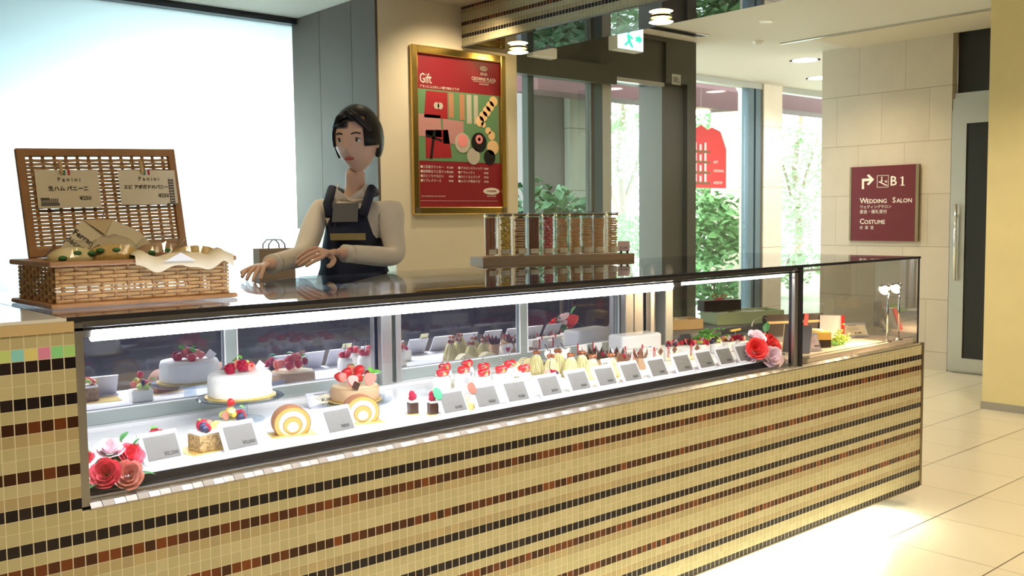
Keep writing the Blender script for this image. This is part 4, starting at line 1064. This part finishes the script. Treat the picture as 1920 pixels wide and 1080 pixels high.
for k in range(16): sp_.tube([(rnd.uniform(-.014, .014), rnd.uniform(-.012, .012), .02), (rnd.uniform(-.018, .018), rnd.uniform(-.014, .014), rnd.uniform(.032, .045))], .0016, 5)
sp_.build('almond_slivers', 'creamy', t)
# strawberry cream cups
def striped_stick(t, x, y, z, L, lean):
    st_ = MB().tube([(x, y, z), (x + lean*L, y, z + L)], .0016, 6).build('chocolate_stick', 'choc', t)
    w_ = MB()
    for k in range(6):
        q = (k + .5)/6*L; w_.tube([(x + lean*q - .0001, y, z + q), (x + lean*(q + .0016), y, z + q + .0016)], .0018, 6)
    w_.build('white_stripe', 'white', st_)
def shortcake(lab, x, y, seed):
    t = thing('strawberry_shortcake', lab, 'cake', (x, y, Z), group='strawberry cream cups')
    MB().lathe([(.028, 0), (.030, .01), (.030, .055), (.026, .068), (.005, .072)], 24).build('cream_body', 'cream', t, smooth=True)
    cr = MB(); rnd = random.Random(seed)
    for k in range(26):
        a = rnd.uniform(0, 6.28); cr.ball(.0035, (.0295*math.cos(a), .0295*math.sin(a), rnd.uniform(.004, .032)), 5, (1, 1, .7))
    cr.build('nut_crumbs', 'creamy', t)
    MB().box(-.009, .009, -.0008, .0008, -.009, .009).build('diamond_plaque', 'diamond', t, loc=(-.005, -.0315, .050), rot=(0, PI/4, 0))
    fruits(t, [('s', -.010, -.006, .012, .0145), ('s', .013, -.004, .012, .015), ('h', .0, -.014, .010, .012), ('s', .002, .012, .012, .012), ('m', -.002, -.014, .012, .018), ('k', .003, -.016, .010, .005)], seed, .070)
    striped_stick(t, -.006, .0, .078, .045, .25)
SCP = [(1.945, 2.60), (2.035, 2.60), (2.045, 2.50), (2.13, 2.51), (2.20, 2.47), (2.125, 2.60), (2.235, 2.585), (2.03, 2.70), (2.13, 2.70)]
OR = ['leftmost', 'second from the left', 'third from the left', 'fourth from the left', 'rightmost of the front ones', 'middle of the second row', 'right end of the second row', 'left one of the back row', 'right one of the back row']
for i, ((x, y), o_) in enumerate(zip(SCP, OR)): shortcake('white cream cup with strawberries and striped stick, ' + o_, x, y, 30 + i)
t = thing('raspberry_slice', 'low white slice with raspberries and a dark stick left of the chestnut cakes', 'cake', (2.33, 2.47, Z))
MB().box(-.035, .035, -.02, .02, 0, .045).build('cream_body', 'cream', t, bevel=.003)
fruits(t, [('h', -.022, -.01, .012, .012), ('r', .008, -.008, .007, .008), ('r', .020, -.004, .007, .008), ('r', .014, .008, .008, .008), ('b', .024, -.010, .006, .006)], 3, .045)
striped_stick(t, -.004, 0, .05, .045, .05)
# chestnut cream cakes
def mont_mesh():
    mb = MB(); rnd = random.Random(3); N = 34
    for k in range(N):
        a = 2*PI*k/N + rnd.uniform(-.05, .05); b = a + rnd.uniform(-.25, .25); pts = []
        for j in range(7):
            v = j/6; r = .008 + .026*(v**.75); aa = a + (b-a)*v
            pts.append((r*math.cos(aa), r*math.sin(aa), .074 - .066*v**1.25))
        mb.tube(pts, .0021, 5)
    return mb.mesh('cream_strands', 'strand', True)
MONT = mont_mesh()
MCORE = MB().lathe([(.030, .003), (.031, .012), (.024, .035), (.014, .060), (.004, .072)], 20).mesh('inner_cream', 'creamy', True)
MCAP = MB().lathe([(.0175, .060), (.014, .070), (.006, .079), (.001, .081)], 16).mesh('sugar_cap', 'white', True)
MNUT = MB().ball(.0085, (0, 0, 0), 8, (1.2, .9, 1)).mesh('chestnut', 'chestnut', True)
def mont(lab, x, y, seed):
    rnd = random.Random(seed)
    t = thing('chestnut_cream_cake', lab, 'cake', (x, y, Z), rnd.uniform(0, 6), group='chestnut cream cakes')
    MB().cyl(.033, 0, .003, 24).build('gold_board', 'doily', t)
    place('inner_cream', MCORE, t); place('cream_strands', MONT, t); place('sugar_cap', MCAP, t)
    for k in range(3): place('chestnut', MNUT, t, (.008*math.cos(k*2.1), .008*math.sin(k*2.1), .083), (k, 0, k))
    for a in (.5, 2.4): MB().tube([(.0, .0, .104), (.022*math.cos(a - 1.5), .022*math.sin(a - 1.5), .05)], .001, 5).build('chocolate_stick', 'choc', t)
for i, (x, y, l) in enumerate(((2.475, 2.62, 'leftmost of the front ones'), (2.545, 2.585, 'second from the left in front'), (2.575, 2.50, 'third from the left in front'), (2.645, 2.47, 'nearest the glass beside the chocolate petals'),
    (2.50, 2.73, 'at the left of the back row'), (2.59, 2.70, 'at the middle of the back row'), (2.62, 2.60, 'behind the third front one'))):
    mont('cake of piped chestnut cream strands with sugar cap, ' + l, x, y, 50 + i)
# chocolate petal cups
def petalcup(lab, x, y, seed, top):
    rnd = random.Random(seed)
    t = thing('chocolate_cup', lab, 'cake', (x, y, Z), rnd.uniform(0, 3), group='chocolate petal cups')
    MB().lathe([(.020, 0), (.024, .04), (.024, .046)], 20).build('mousse_body', 'mousse', t)
    pt_ = MB()
    for k in range(6):
        M = Matrix.Rotation(k*PI/3, 4, 'Z'); pt_.add([(.018, -.012, .040), (.018, .012, .040), (.027, .010, .062), (.031, 0, .082), (.027, -.010, .062)], [(0, 1, 2, 3, 4)], M)
    pt_.build('chocolate_petals', 'milk' if seed % 2 else 'choc', t)
    fruits(t, [('r', 0, 0, .018, .008), ('r', .008, .006, .016, .007)], seed, .044)
    if top:
        mb = MB()
        for k in range(3): mb.lathe([(.006, 0), (.006, .002)], 12, Matrix.Translation((.004 + k*.008, -.02, .060 + .008*(k % 2))) @ Matrix.Rotation(PI/2, 4, 'X'))
        mb.build('white_flower', 'white', t)
for i, (x, y, l) in enumerate(((2.735, 2.60, 'leftmost behind the chestnut cakes'), (2.765, 2.515, 'second, nearer the glass'), (2.83, 2.61, 'third with white flower'), (2.87, 2.52, 'rightmost beside the white cubes'), (2.80, 2.70, 'at the back'))):
    petalcup('brown cup with upright chocolate petals, ' + l, x, y, i, i in (2, 3))
# white cubes with red strips
def strip_cube(lab, x, y, dia=True, z=Z):
    t = thing('cheesecake_cube', lab, 'cake', (x, y, z), group='white cakes with red strips')
    MB().box(-.036, .036, -.022, .022, .0, .050).build('white_body', 'cream', t, bevel=.003)
    MB().box(-.035, .035, -.0225, -.0221, .002, .030).build('yellow_side', 'creamy', t)
    MB().box(-.031, -.023, -.0245, -.023, .018, .068).build('red_strip', 'redstrip', t)
    text('FROMAGE', .0065, 'inkwhite', t, (-.027, -.0248, .022), rot=(PI/2, -PI/2, 0))
    if dia:
        MB().box(-.011, .011, -.0008, .0008, -.011, .011).build('chocolate_diamond', 'milk', t, loc=(.012, -.026, .046), rot=(0, PI/4, 0))
        MB().tube([(.02*math.cos(a) - .002, -.025, .044 + .02*math.sin(a)) for a in (1.9, 2.3, 2.8, 3.3, 3.8, 4.3)], .0009, 5).build('chocolate_curl', 'choc', t)
for i, (x, y, l) in enumerate(((2.955, 2.63, 'leftmost below the big white box'), (3.045, 2.60, 'second from the left'), (3.135, 2.60, 'third from the left'), (3.235, 2.56, 'fourth, behind the price cards'), (2.98, 2.70, 'behind the leftmost'), (3.075, 2.69, 'at the middle of the back row'))):
    strip_cube('white cube cake with red strip and chocolate diamond, ' + l, x, y, i < 4)
# big white box
t = thing('cake_box', 'large plain white cake box with rounded edges at the back', 'box', (3.135, 2.785, Z), math.radians(-6))
MB().box(-.115, .115, -.05, .05, 0, .098).build('box_body', 'white', t, bevel=.012)
MB().box(.02, .05, -.0512, -.0502, .030, .042).build('blue_sticker', 'bluetape', t)
# fruit topped slices right
FR = [('rhmbs', 'leftmost with strawberries'), ('hsrbm', 'second with chocolate chips'), ('shmrk', 'middle with mixed berries'), ('kobhr', 'with kiwi'), ('okhrm', 'with orange pieces'), ('rbrmh', 'rightmost with dark berries')]
for i, (ks, l) in enumerate(FR):
    x = 3.245 + i*.070; y = 2.66 - i*.018
    t = thing('fruit_cake_slice', 'white slice crowned with fruit in the right row, ' + l, 'cake', (x, y, Z), group='fruit crowned slices')
    MB().box(-.030, .030, -.03, .03, 0, .042).build('cream_body', 'cream', t, bevel=.004)
    fruits(t, heap(ks, 9, .030, .012, .0105, 70 + i), i, .042)
    MB().box(-.010, .010, -.001, .001, -.010, .010).build('chocolate_diamond', 'diamond' if i % 2 == 0 else 'choc', t, loc=(-.008, -.018, .062), rot=(.2, PI/4, 0))

# dome cakes, hearts and brown cubes stand behind the chestnut cakes
def dome(lab, x, y):
    t = thing('dome_cake', lab, 'cake', (x, y, Z), PI, group='cut dome cakes')
    n = 14; P0 = [(.045*math.cos(PI*a/n), .006 + .046*math.sin(PI*a/n)) for a in range(n + 1)] + [(-.045, .0), (.045, .0)]
    MB().prism(P0, -.012, .022).build('yellow_dome', 'creamy', t)
    MB().box(-.032, .032, -.0135, -.0125, .012, .021).build('chocolate_core', 'choc', t)
dome('cut yellow dome cake with dark core, seen in the door glass, left one', 2.42, 2.79); dome('cut yellow dome cake with dark core, seen in the door glass, right one', 2.52, 2.815)
def heart(lab, x, y):
    t = thing('heart_cake', lab, 'cake', (x, y, Z), PI, group='heart plaque cakes')
    MB().cyl(.034, 0, .022, 24).build('chocolate_disc', 'milk', t, smooth=False)
    ht = [(16*math.sin(a)**3, 13*math.cos(a) - 5*math.cos(2*a) - 2*math.cos(3*a) - math.cos(4*a)) for a in [k*PI/12 for k in range(24)]]
    MB().prism([(p_[0]*.0019, p_[1]*.0019 + .052) for p_ in ht], -.012, -.009).build('white_heart', 'white', t)
    MB().prism([(p_[0]*.0008, p_[1]*.0008 + .050) for p_ in ht], -.0135, -.0121).build('red_heart', 'redstrip', t)
    MB().tube([(.01, -.008, .07), (.03, -.008, .098)], .0016, 5).build('chocolate_stick', 'choc', t)
heart('chocolate disc with white heart plaque, seen in the door glass, left one', 2.64, 2.79); heart('chocolate disc with white heart plaque, seen in the door glass, right one', 2.72, 2.78)
for i, (x, y) in enumerate(((2.84, 2.78), (2.925, 2.775))):
    t = thing('brown_cube_cake', 'milk chocolate cube cake at the back, ' + ('left' if i == 0 else 'right') + ' of the pair', 'cake', (x, y, Z), group='brown cube cakes')
    MB().box(-.034, .034, -.03, .03, 0, .040).build('chocolate_body', 'milk', t, bevel=.002)
    MB().box(-.025, .025, .031, .033, .035, .075).build('white_plaque', 'white', t)
    MB().box(-.030, -.0245, .0315, .034, .035, .080).build('red_strip', 'redstrip', t)

# ================================================================== RIGHT END OF THE CASE
def tray(lab, x, y, rz, L, W_, h, mat, n, seed, z=.8865):
    rnd = random.Random(seed)
    t = thing('sweet_tray', lab, 'tray', (x, y, z), rz)
    mb = MB().ring([(-L/2, 0), (L/2, 0), (L/2, h), (-L/2, h)], [(-L/2 + .001, .001), (L/2 - .001, .001), (L/2 - .001, h - .001), (-L/2 + .001, h - .001)], -W_/2, -W_/2 + .006)
    bx = MB().box(-L/2, L/2, -W_/2, -W_/2 + .007, 0, h).box(-L/2, L/2, W_/2 - .007, W_/2, 0, h).box(-L/2, -L/2 + .007, -W_/2 + .0071, W_/2 - .0071, 0, h).box(L/2 - .007, L/2, -W_/2 + .0071, W_/2 - .0071, 0, h).box(-L/2 + .0071, L/2 - .0071, -W_/2 + .0071, W_/2 - .0071, 0, .006)
    bx.build('box_walls', mat, t)
    M = Matrix.Translation((x, y, z)) @ Matrix.Rotation(rz, 4, 'Z')
    for k in range(n):
        px_ = -L/2 + .05 + (L - .1) * (k + .5) / n; py = rnd.uniform(-.02, .02)
        s_ = thing('wrapped_sweet', 'white wrapped sweet in the ' + ('pale green tray, ' if mat == 'woodgreen' else 'wooden tray, ') + ('leftmost', 'second from the left', 'third from the left', 'rightmost')[k], 'sweet', tuple(M @ Vector((px_, py, .007))), rz + rnd.uniform(-.4, .4), group='wrapped sweets in the ' + mat + ' tray')
        mm = MB(); mm.box(-.028, .028, -.035, .035, 0, h - .012).build('wrapper', 'white', s_, bevel=.012)
        MB().ball(.014, (0, 0, h - .010), 7, (1.6, 1.2, .8)).build('crumpled_top', 'film', s_)
    return t
tray('pale green sided tray of wrapped sweets, large, in the case', 4.22, 3.00, math.radians(-22), .40, .17, .062, 'woodgreen', 4, 2)
tray('small pale wooden tray of wrapped sweets, beside the rear post', 3.76, 3.06, math.radians(-22), .22, .13, .048, 'wood', 2, 5)
t = thing('ribboned_box', 'dark gift box with red bow standing on the tray row', 'gift box', (4.13, 3.08, .9495), math.radians(-22))
MB().box(-.11, .11, -.035, .035, 0, .055).build('box_body', 'brownbox', t, rot=(0, .0, 0))
for sx_ in (-1, 1): MB().tube([(0, 0, .056), (sx_*.02, 0, .082), (sx_*.045, 0, .080), (sx_*.03, 0, .060), (0, 0, .057)], .003, 6).build('bow_loop', 'ribbon', t)
t = thing('gift_box', 'black gift box with red ribbon and gold band leaning behind the yellow cake', 'gift box', (4.16, 2.60, .8345), math.radians(-28))
MB().box(-.19, .12, -.012, .030, 0, .125).build('lid_panel', 'brownbox', t, rot=(-.25, 0, 0))
MB().box(-.19, .12, -.0145, -.0125, .080, .092).build('gold_band', 'wood', t, rot=(-.25, 0, 0))
MB().box(-.015, .008, -.0165, -.0146, .0, .126).build('red_ribbon', 'ribbon', t, rot=(-.25, .25, 0))
t = thing('open_gift_box', 'small open gift box lid with white inside and red ribbon edge', 'gift box', (4.25, 2.50, .8345), math.radians(-60))
MB().box(-.055, .055, -.006, .006, 0, .12).build('lid_panel', 'white', t, rot=(-.35, 0, 0))
MB().box(.045, .060, -.008, .008, 0, .12).build('red_edge', 'ribbon', t, rot=(-.35, 0, 0))
t = thing('yellow_cake', 'glowing yellow square cake in a brown box beside the curly greens', 'cake', (3.975, 2.43, .8345), math.radians(-42))
MB().box(-.065, .065, -.055, .055, 0, .035).build('box_base', 'brownbox', t)
MB().box(-.066, .066, -.056, .056, .035, .070).build('cake_body', 'cheese', t, bevel=.002)
MB().lathe([(.045, .0705), (.040, .078), (.002, .080)], 20).build('paper_top', 'creamy', t, smooth=True)
t = thing('leaning_board', 'dark chocolate coloured board leaning at the left of the yellow cake', 'board', (3.72, 2.36, .8365), math.radians(-70))
MB().box(-.06, .06, -.005, .005, 0, .125).build('panel', 'brownbox', t, rot=(-.38, 0, 0))
MB().box(-.062, -.058, -.006, .006, 0, .125).build('gold_edge', 'wood', t, rot=(-.38, 0, 0))
pcard('tall salmon pink price card before the yellow cake', 3.83, 2.335, '¥500', '', mat='rosepale', w_=.07, h_=.085, z=.8365, rz=-.45)
pcard('wide cream card beside the curly greens, at the right end', 4.40, 2.46, '¥1,000', '', mat='paper', w_=.16, h_=.075, z=.8365, rz=-.45)
gb = thing('green_sprig', 'curly yellow green sprig beside the yellow cake', 'greenery', (4.115, 2.375, .8345))
gm = MB(); rnd = random.Random(12)
for k in range(150):
    x, y, z_ = rnd.gauss(0, .026), rnd.gauss(0, .014), abs(rnd.gauss(0, .024)); gm.ball(.006, (x, y, z_ + .006), 5, (1, 1, .6))
gm.build('leaves', 'kiwi', gb, smooth=True)
gm = MB()
for k in range(40): gm.ball(.006, (rnd.gauss(-.05, .03), rnd.gauss(-.01, .01), abs(rnd.gauss(0, .008)) + .005), 5, (1, 1, .6))
gm.build('dark_leaves', 'mint', gb, smooth=True)
gb = thing('green_sprig', 'dark green sprig on the grey riser behind the fruit slices', 'greenery', (3.66, 2.80, .8585))
gm = MB()
for k in range(90): gm.ball(.009, (rnd.gauss(0, .035), rnd.gauss(0, .02), abs(rnd.gauss(0, .018)) + .006), 5, (1, 1, .6))
gm.build('leaves', 'mint', gb, smooth=True)
t = MB().box(-.045, .045, -.005, .005, 0, .010).build('gold_tongs', 'doily', loc=(3.80, 2.74, .895), rot=(0, 0, .1))
tag(t, 'small gold bar clip standing above the dark riser', 'clip')
MB().tube([(0, 0, -.036), (0, 0, 0)], .002, 6).build('clip_stem', 'chrome', t)
for i, (x, y) in enumerate(((3.98, 2.72), (4.10, 2.66))):
    t = thing('wire_ring_stand', 'thin clear ring stand on the dark riser, ' + ('left' if i == 0 else 'right') + ' one', 'stand', (x, y, .8585), -.7)
    MB().tube([(.045*math.cos(a), 0, .046 + .045*math.sin(a)) for a in [k*2*PI/20 for k in range(21)]], .0015, 6).build('ring', 'chrome', t)
    MB().box(-.02, .02, -.01, .01, 0, .002).build('foot', 'chrome', t)
def spotlamp(lab, x, y):
    t = thing('display_lamp', lab, 'lamp', (x, y, .8345))
    MB().lathe([(.020, 0), (.020, .003), (.006, .010), (.005, .012)], 20).build('base', 'chrome', t)
    MB().tube([(0, 0, .01), (0, 0, .262)], .0045, 10).build('pole', 'chrome', t, smooth=True)
    MB().ball(.012, (0, 0, .268), 8).tube([(.0, 0, .268), (.014, 0, .275)], .004, 6).build('joint', 'chrome', t, smooth=True)
    q = Matrix.Translation((-.006, 0, .264)) @ Euler((0, math.radians(-112), 0)).to_matrix().to_4x4()
    MB().lathe([(.010, 0), (.014, .012), (.026, .034)], 20, q, cap=False).build('shade', 'chrome', t, smooth=True)
    MB().lathe([(.006, .008), (.018, .030), (.014, .036), (.002, .038)], 16, q).build('bulb', 'lampsmall', t, smooth=True)
    l = spot('display_lamp_light', (x - .045, y, .835 + .25), (x - .45, y + .1, .84), 15, (1, .72, .42), 110, .7, .02)
spotlamp('chrome spot lamp on a pole in the right end of the case, left one', 4.345, 2.262)
spotlamp('chrome spot lamp on a pole in the right end of the case, right one', 4.455, 2.262)
t = MB().cyl(.03, 0, .006, 24).build('round_coaster', 'steel', loc=(3.60, 2.252, .8345)); tag(t, 'flat grey round disc on the pink deck beside the dark post', 'disc')

# ================================================================== PERSON
def skin(name, mat, joints, edges, parent, sub=2, root=0):
    me = bpy.data.meshes.new(name); me.from_pydata([j[0] for j in joints], edges, []); me.update()
    o = place(name, me, parent); me.materials.append(MT[mat])
    m1 = o.modifiers.new('skin', 'SKIN'); m1.use_smooth_shade = True; m1.branch_smoothing = .6
    for i, j in enumerate(joints):
        me.skin_vertices[0].data[i].radius = j[1] if isinstance(j[1], tuple) else (j[1], j[1])
        me.skin_vertices[0].data[i].use_root = (i == root)
    m2 = o.modifiers.new('subsurf', 'SUBSURF'); m2.levels = sub; m2.render_levels = sub
    return o
ps = thing('person', 'person in cream shirt and navy apron reaching over the counter', 'person', (2.24, 3.58, .102))
PO = Vector((2.24, 3.58, .102))
def L(*p): return tuple(Vector(p) - PO)
phi = math.radians(-50); lx, ly = math.cos(phi), math.sin(phi)   # person's left; front is (sin phi, -cos phi)
fx, fy = math.sin(phi), -math.cos(phi)
def F(l, f, z): return (l*lx + f*fx, l*ly + f*fy, z - .102)
Rs, Ls = F(-.150, .05, 1.500), F(.150, .05, 1.500)
Re, Le = L(1.93, 3.50, 1.300), L(2.27, 3.33, 1.285)
Rw, Lw = L(1.62, 3.215, 1.283), L(1.94, 3.262, 1.318)
J = [(F(0, 0, 1.02), (.13, .09)), (F(0, .02, 1.20), (.10, .08)), (F(0, .04, 1.38), (.11, .085)), (F(0, .045, 1.495), (.075, .065)), (F(.01, .05, 1.57), .046), (F(.02, .075, 1.67), .044),
     (Rs, .020), (Re, .028), (Rw, .024), (Ls, .020), (Le, .028), (Lw, .024),
     (F(-.09, 0, .95), .088), (F(-.10, .02, .56), .058), (F(-.10, -.01, .18), .036), (F(-.10, .09, .135), (.034, .03)),
     (F(.09, 0, .95), .088), (F(.10, .02, .56), .058), (F(.10, -.01, .18), .036), (F(.10, .09, .135), (.034, .03))]
E_ = [(0, 1), (1, 2), (2, 3), (3, 4), (4, 5), (3, 6), (6, 7), (7, 8), (3, 9), (9, 10), (10, 11), (0, 12), (12, 13), (13, 14), (14, 15), (0, 16), (16, 17), (17, 18), (18, 19)]
skin('body', 'skin', J, E_, ps)
JS = [(F(0, 0, 1.06), (.162, .118)), (F(0, .02, 1.20), (.14, .112)), (F(0, .04, 1.38), (.155, .118)), (F(0, .045, 1.495), (.108, .092)), (F(0, .05, 1.555), (.062, .062)),
      (Rs, .060), (Re, .047), (tuple(Vector(Re)*.15 + Vector(Rw)*.85), .037), (Ls, .060), (Le, .048), (tuple(Vector(Le)*.15 + Vector(Lw)*.85), .038)]
skin('shirt', 'shirt', JS, [(0, 1), (1, 2), (2, 3), (3, 4), (3, 5), (5, 6), (6, 7), (3, 8), (8, 9), (9, 10)], ps)
JT = [(F(0, 0, 1.0), (.165, .12)), (F(-.09, 0, .90), .10), (F(-.10, .02, .56), .072), (F(-.10, -.01, .21), .055), (F(.09, 0, .90), .10), (F(.10, .02, .56), .072), (F(.10, -.01, .21), .055)]
skin('trousers', 'hair', JT, [(0, 1), (1, 2), (2, 3), (0, 4), (4, 5), (5, 6)], ps)
for s_ in (-1, 1):
    MB().ball(.5, (0, .04, .035), 10, (.10, .26, .075)).build('shoe', 'black', ps, smooth=True, loc=F(s_*.10, .02, .102), rot=(0, 0, phi + PI))
# apron: bib and skirt wrapped on the front
def apron_rows():
    mb = MB(); rows_ = [(1.49, .095, .125), (1.43, .110, .142), (1.34, .13, .150), (1.24, .145, .145), (1.15, .175, .150), (1.05, .19, .155), (.90, .20, .17), (.70, .20, .17)]
    n = 12
    for z, hw, dep in rows_:
        for i in range(n + 1):
            u = i/n*2 - 1; l = hw*math.sin(u*1.35)/math.sin(1.35); f = dep*math.cos(u*1.2) + .012
            mb.v.append(F(l, f, z))
    for j in range(len(rows_) - 1):
        for i in range(n):
            a = j*(n+1) + i; mb.f.append((a, a+1, a+n+2, a+n+1))
    return mb
ap = apron_rows().build('apron', 'apron', ps, smooth=True); so = ap.modifiers.new('thickness', 'SOLIDIFY'); so.thickness = .006
for s_ in (-1, 1):
    MB().tube([F(s_*.072, .150, 1.46), F(s_*.085, .135, 1.51), F(s_*.088, .07, 1.575), F(s_*.075, -.02, 1.56)], .020, 8).build('apron_strap', 'apron', ap, smooth=True)
nb = MB().box(-.075, .075, -.003, .003, -.014, .014).build('name_badge', 'badge', ps, loc=F(.015, .178, 1.375), rot=(.06, 0, phi))
MB().box(-.055, .055, -.002, .002, -.03, .05).build('neck_scarf', 'caddy', ps, loc=F(0, .160, 1.465), rot=(-.25, 0, phi))
cl = MB()
for s_ in (-1, 1): cl.add([F(0, .115, 1.535), F(s_*.055, .105, 1.575), F(s_*.065, .06, 1.60), F(s_*.07, .10, 1.53)], [(0, 1, 2, 3)])
c_ = cl.build('collar', 'shirt', ps); c_.modifiers.new('thickness', 'SOLIDIFY').thickness = .006
# head
hphi = math.radians(-56)
hd = Matrix.Translation(F(.035, .085, 1.778)) @ Matrix.Rotation(hphi, 4, 'Z') @ Matrix.Rotation(math.radians(7), 4, 'X') @ Matrix.Scale(1.07, 4)
def head_mesh():
    mb = MB(); n = 28; m_ = 22; vs = []
    for j in range(m_ + 1):
        t_ = PI * j / m_; z = -math.cos(t_); r0 = math.sin(t_)
        for i in range(n):
            a = 2*PI*i/n; x = r0*math.sin(a); y = -r0*math.cos(a)   # front is -y
            X = x*.087; Y = y*.100; Zz = z*.122
            lo = max(0, -z)
            X *= 1 - .34*lo**1.6; Y *= 1 - (.20*lo**2 if y > 0 else .05*lo**3)
            if z < -.1 and y > 0: Y *= 1 - .25*lo
            f_ = max(0, -y) ** 3
            # brow, sockets, nose, mouth, chin
            Y -= .004*f_*math.exp(-((z - .22)/.08)**2)
            for s_ in (-1, 1): Y += .009*math.exp(-((x - s_*.40)/.17)**2 - ((z - .04)/.11)**2)*(1 if y < 0 else 0)
            if y < 0:
                Y -= .022*math.exp(-(x/.13)**2)*math.exp(-((z + .27)/.12)**2) + .010*math.exp(-(x/.10)**2)*math.exp(-((z + .10)/.16)**2)
                Y -= .005*math.exp(-(x/.28)**2 - ((z + .55)/.09)**2) + .006*math.exp(-(x/.3)**2 - ((z + .90)/.1)**2)
            vs.append((X, Y, Zz))
    fs = [(j*n + k, j*n + (k+1) % n, (j+1)*n + (k+1) % n, (j+1)*n + k) for j in range(m_) for k in range(n)]
    return mb.add(vs, fs)
def hpart(name, mb, mat, smooth=True):
    o = mb.build(name, mat, ps, smooth=smooth); o.matrix_local = hd; return o
face = hpart('head', head_mesh(), 'skin'); ss = face.modifiers.new('subsurf', 'SUBSURF'); ss.levels = 1; ss.render_levels = 1
for s_ in (-1, 1):
    hpart('eye_white', MB().ball(.0125, (s_*.034, -.0800, .004), 8, (1.3, .5, .62)), 'white')
    hpart('eye', MB().ball(.0075, (s_*.033, -.0855, .004), 8, (1, .45, .95)), 'black')
    hpart('eyelid', MB().tube([(s_*.017, -.0850, .006), (s_*.026, -.0885, .0125), (s_*.038, -.0865, .0125), (s_*.050, -.0775, .005)], .0022, 6), 'hair')
    hpart('eyebrow', MB().tube([(s_*.017, -.0935, .028), (s_*.034, -.0905, .033), (s_*.050, -.079, .028)], .0028, 6), 'hair')
    hpart('ear', MB().ball(.5, (s_*.086, .006, -.008), 8, (.020, .036, .062)), 'skin')
hpart('mouth', MB().ball(.5, (0, -.0895, -.066), 8, (.044, .016, .013)), 'lip')
hpart('nose', MB().lathe([(.003, .030), (.007, .012), (.0135, -.014), (.012, -.024), (.003, -.028)], 14, Matrix.Translation((0, -.0935, -.012)) @ Matrix.Rotation(-.22, 4, 'X')), 'skin')
hm_ = MB(); n = 26; m_ = 16; keep = []
for j in range(m_ + 1):
    t_ = PI * j / m_ ; z = math.cos(t_)
    for i in range(n):
        a = 2*PI*i/n; x = math.sin(t_)*math.sin(a); y = -math.sin(t_)*math.cos(a)
        hm_.v.append((x*.101, y*.114 + .008, z*.134 + .006))
for j in range(m_):
    for i in range(n):
        a = 2*PI*(i + .5)/n; t_ = PI*(j + .5)/m_; z = math.cos(t_); y = -math.sin(t_)*math.cos(a); x = math.sin(t_)*math.sin(a)
        front = y < -.12
        limit = .50 + .35*x if front else -.55
        if front and abs(x) > .62: limit = -.1
        if z > limit: hm_.f.append((j*n + i, j*n + (i+1) % n, (j+1)*n + (i+1) % n, (j+1)*n + i))
hr = hpart('hair', hm_, 'hair'); so = hr.modifiers.new('thickness', 'SOLIDIFY'); so.thickness = .010; so.offset = 1
hpart('hair_bun', MB().ball(.042, (0, .115, .01), 10, (1.1, .8, 1.1)), 'hair')
hpart('fringe', MB().tube([(.01, -.085, .108), (.045, -.085, .085), (.072, -.055, .045), (.082, -.015, .0)], .018, 8, r2=.008).tube([(.01, -.085, .108), (-.035, -.083, .090), (-.068, -.055, .06), (-.080, -.010, .02)], .014, 8, r2=.007), 'hair')
# hands: palm and five fingers as skinned chains in one mesh each
def hand(wr, dirv, up, side, curl, name):
    d_ = Vector(dirv).normalized(); u_ = Vector(up); u_ = (u_ - u_.dot(d_)*d_).normalized(); s_ = d_.cross(u_) * side
    W_ = Vector(wr); P_ = lambda a, b, c: tuple(W_ + d_*a + s_*b + u_*c)
    J = [(P_(-.01, 0, 0), (.024, .019)), (P_(.045, 0, 0), (.034, .015)), (P_(.075, 0, 0), (.036, .013))]; E = [(0, 1), (1, 2)]
    for k, (b, ln_) in enumerate(((.028, .066), (.010, .075), (-.009, .070), (-.027, .054))):
        i0 = len(J); c = curl*(1 + .25*k)
        J += [(P_(.088, b, -.002), .0092), (P_(.088 + ln_*.45, b*1.08, -.004 - .4*c*ln_), .0082), (P_(.088 + ln_*.78, b*1.1, -.006 - 1.0*c*ln_), .0074), (P_(.088 + ln_*.95, b*1.1, -.008 - 1.5*c*ln_), .0062)]
        E += [(2, i0), (i0, i0+1), (i0+1, i0+2), (i0+2, i0+3)]
    i0 = len(J); J += [(P_(.030, .034, -.006), .013), (P_(.055, .055, -.014), .0105), (P_(.080, .062, -.020), .0085)]; E += [(1, i0), (i0, i0+1), (i0+1, i0+2)]
    return skin(name, 'skin', J, E, ps, sub=2)
hand(Rw, Vector(Rw) - Vector(Re), (0, 0, 1), 1, .22, 'right_hand')
hand(Lw, (-1, -.30, .08), (.3, -.7, .8), -1, .45, 'left_hand')
for s_, (w_, e_) in ((0, (Rw, Re)), (1, (Lw, Le))):
    a, b = Vector(w_), Vector(e_); MB().tube([tuple(a + (b-a)*.13), tuple(a + (b-a)*.24)], .036, 14).build('cuff', 'shirt', ps, smooth=True)
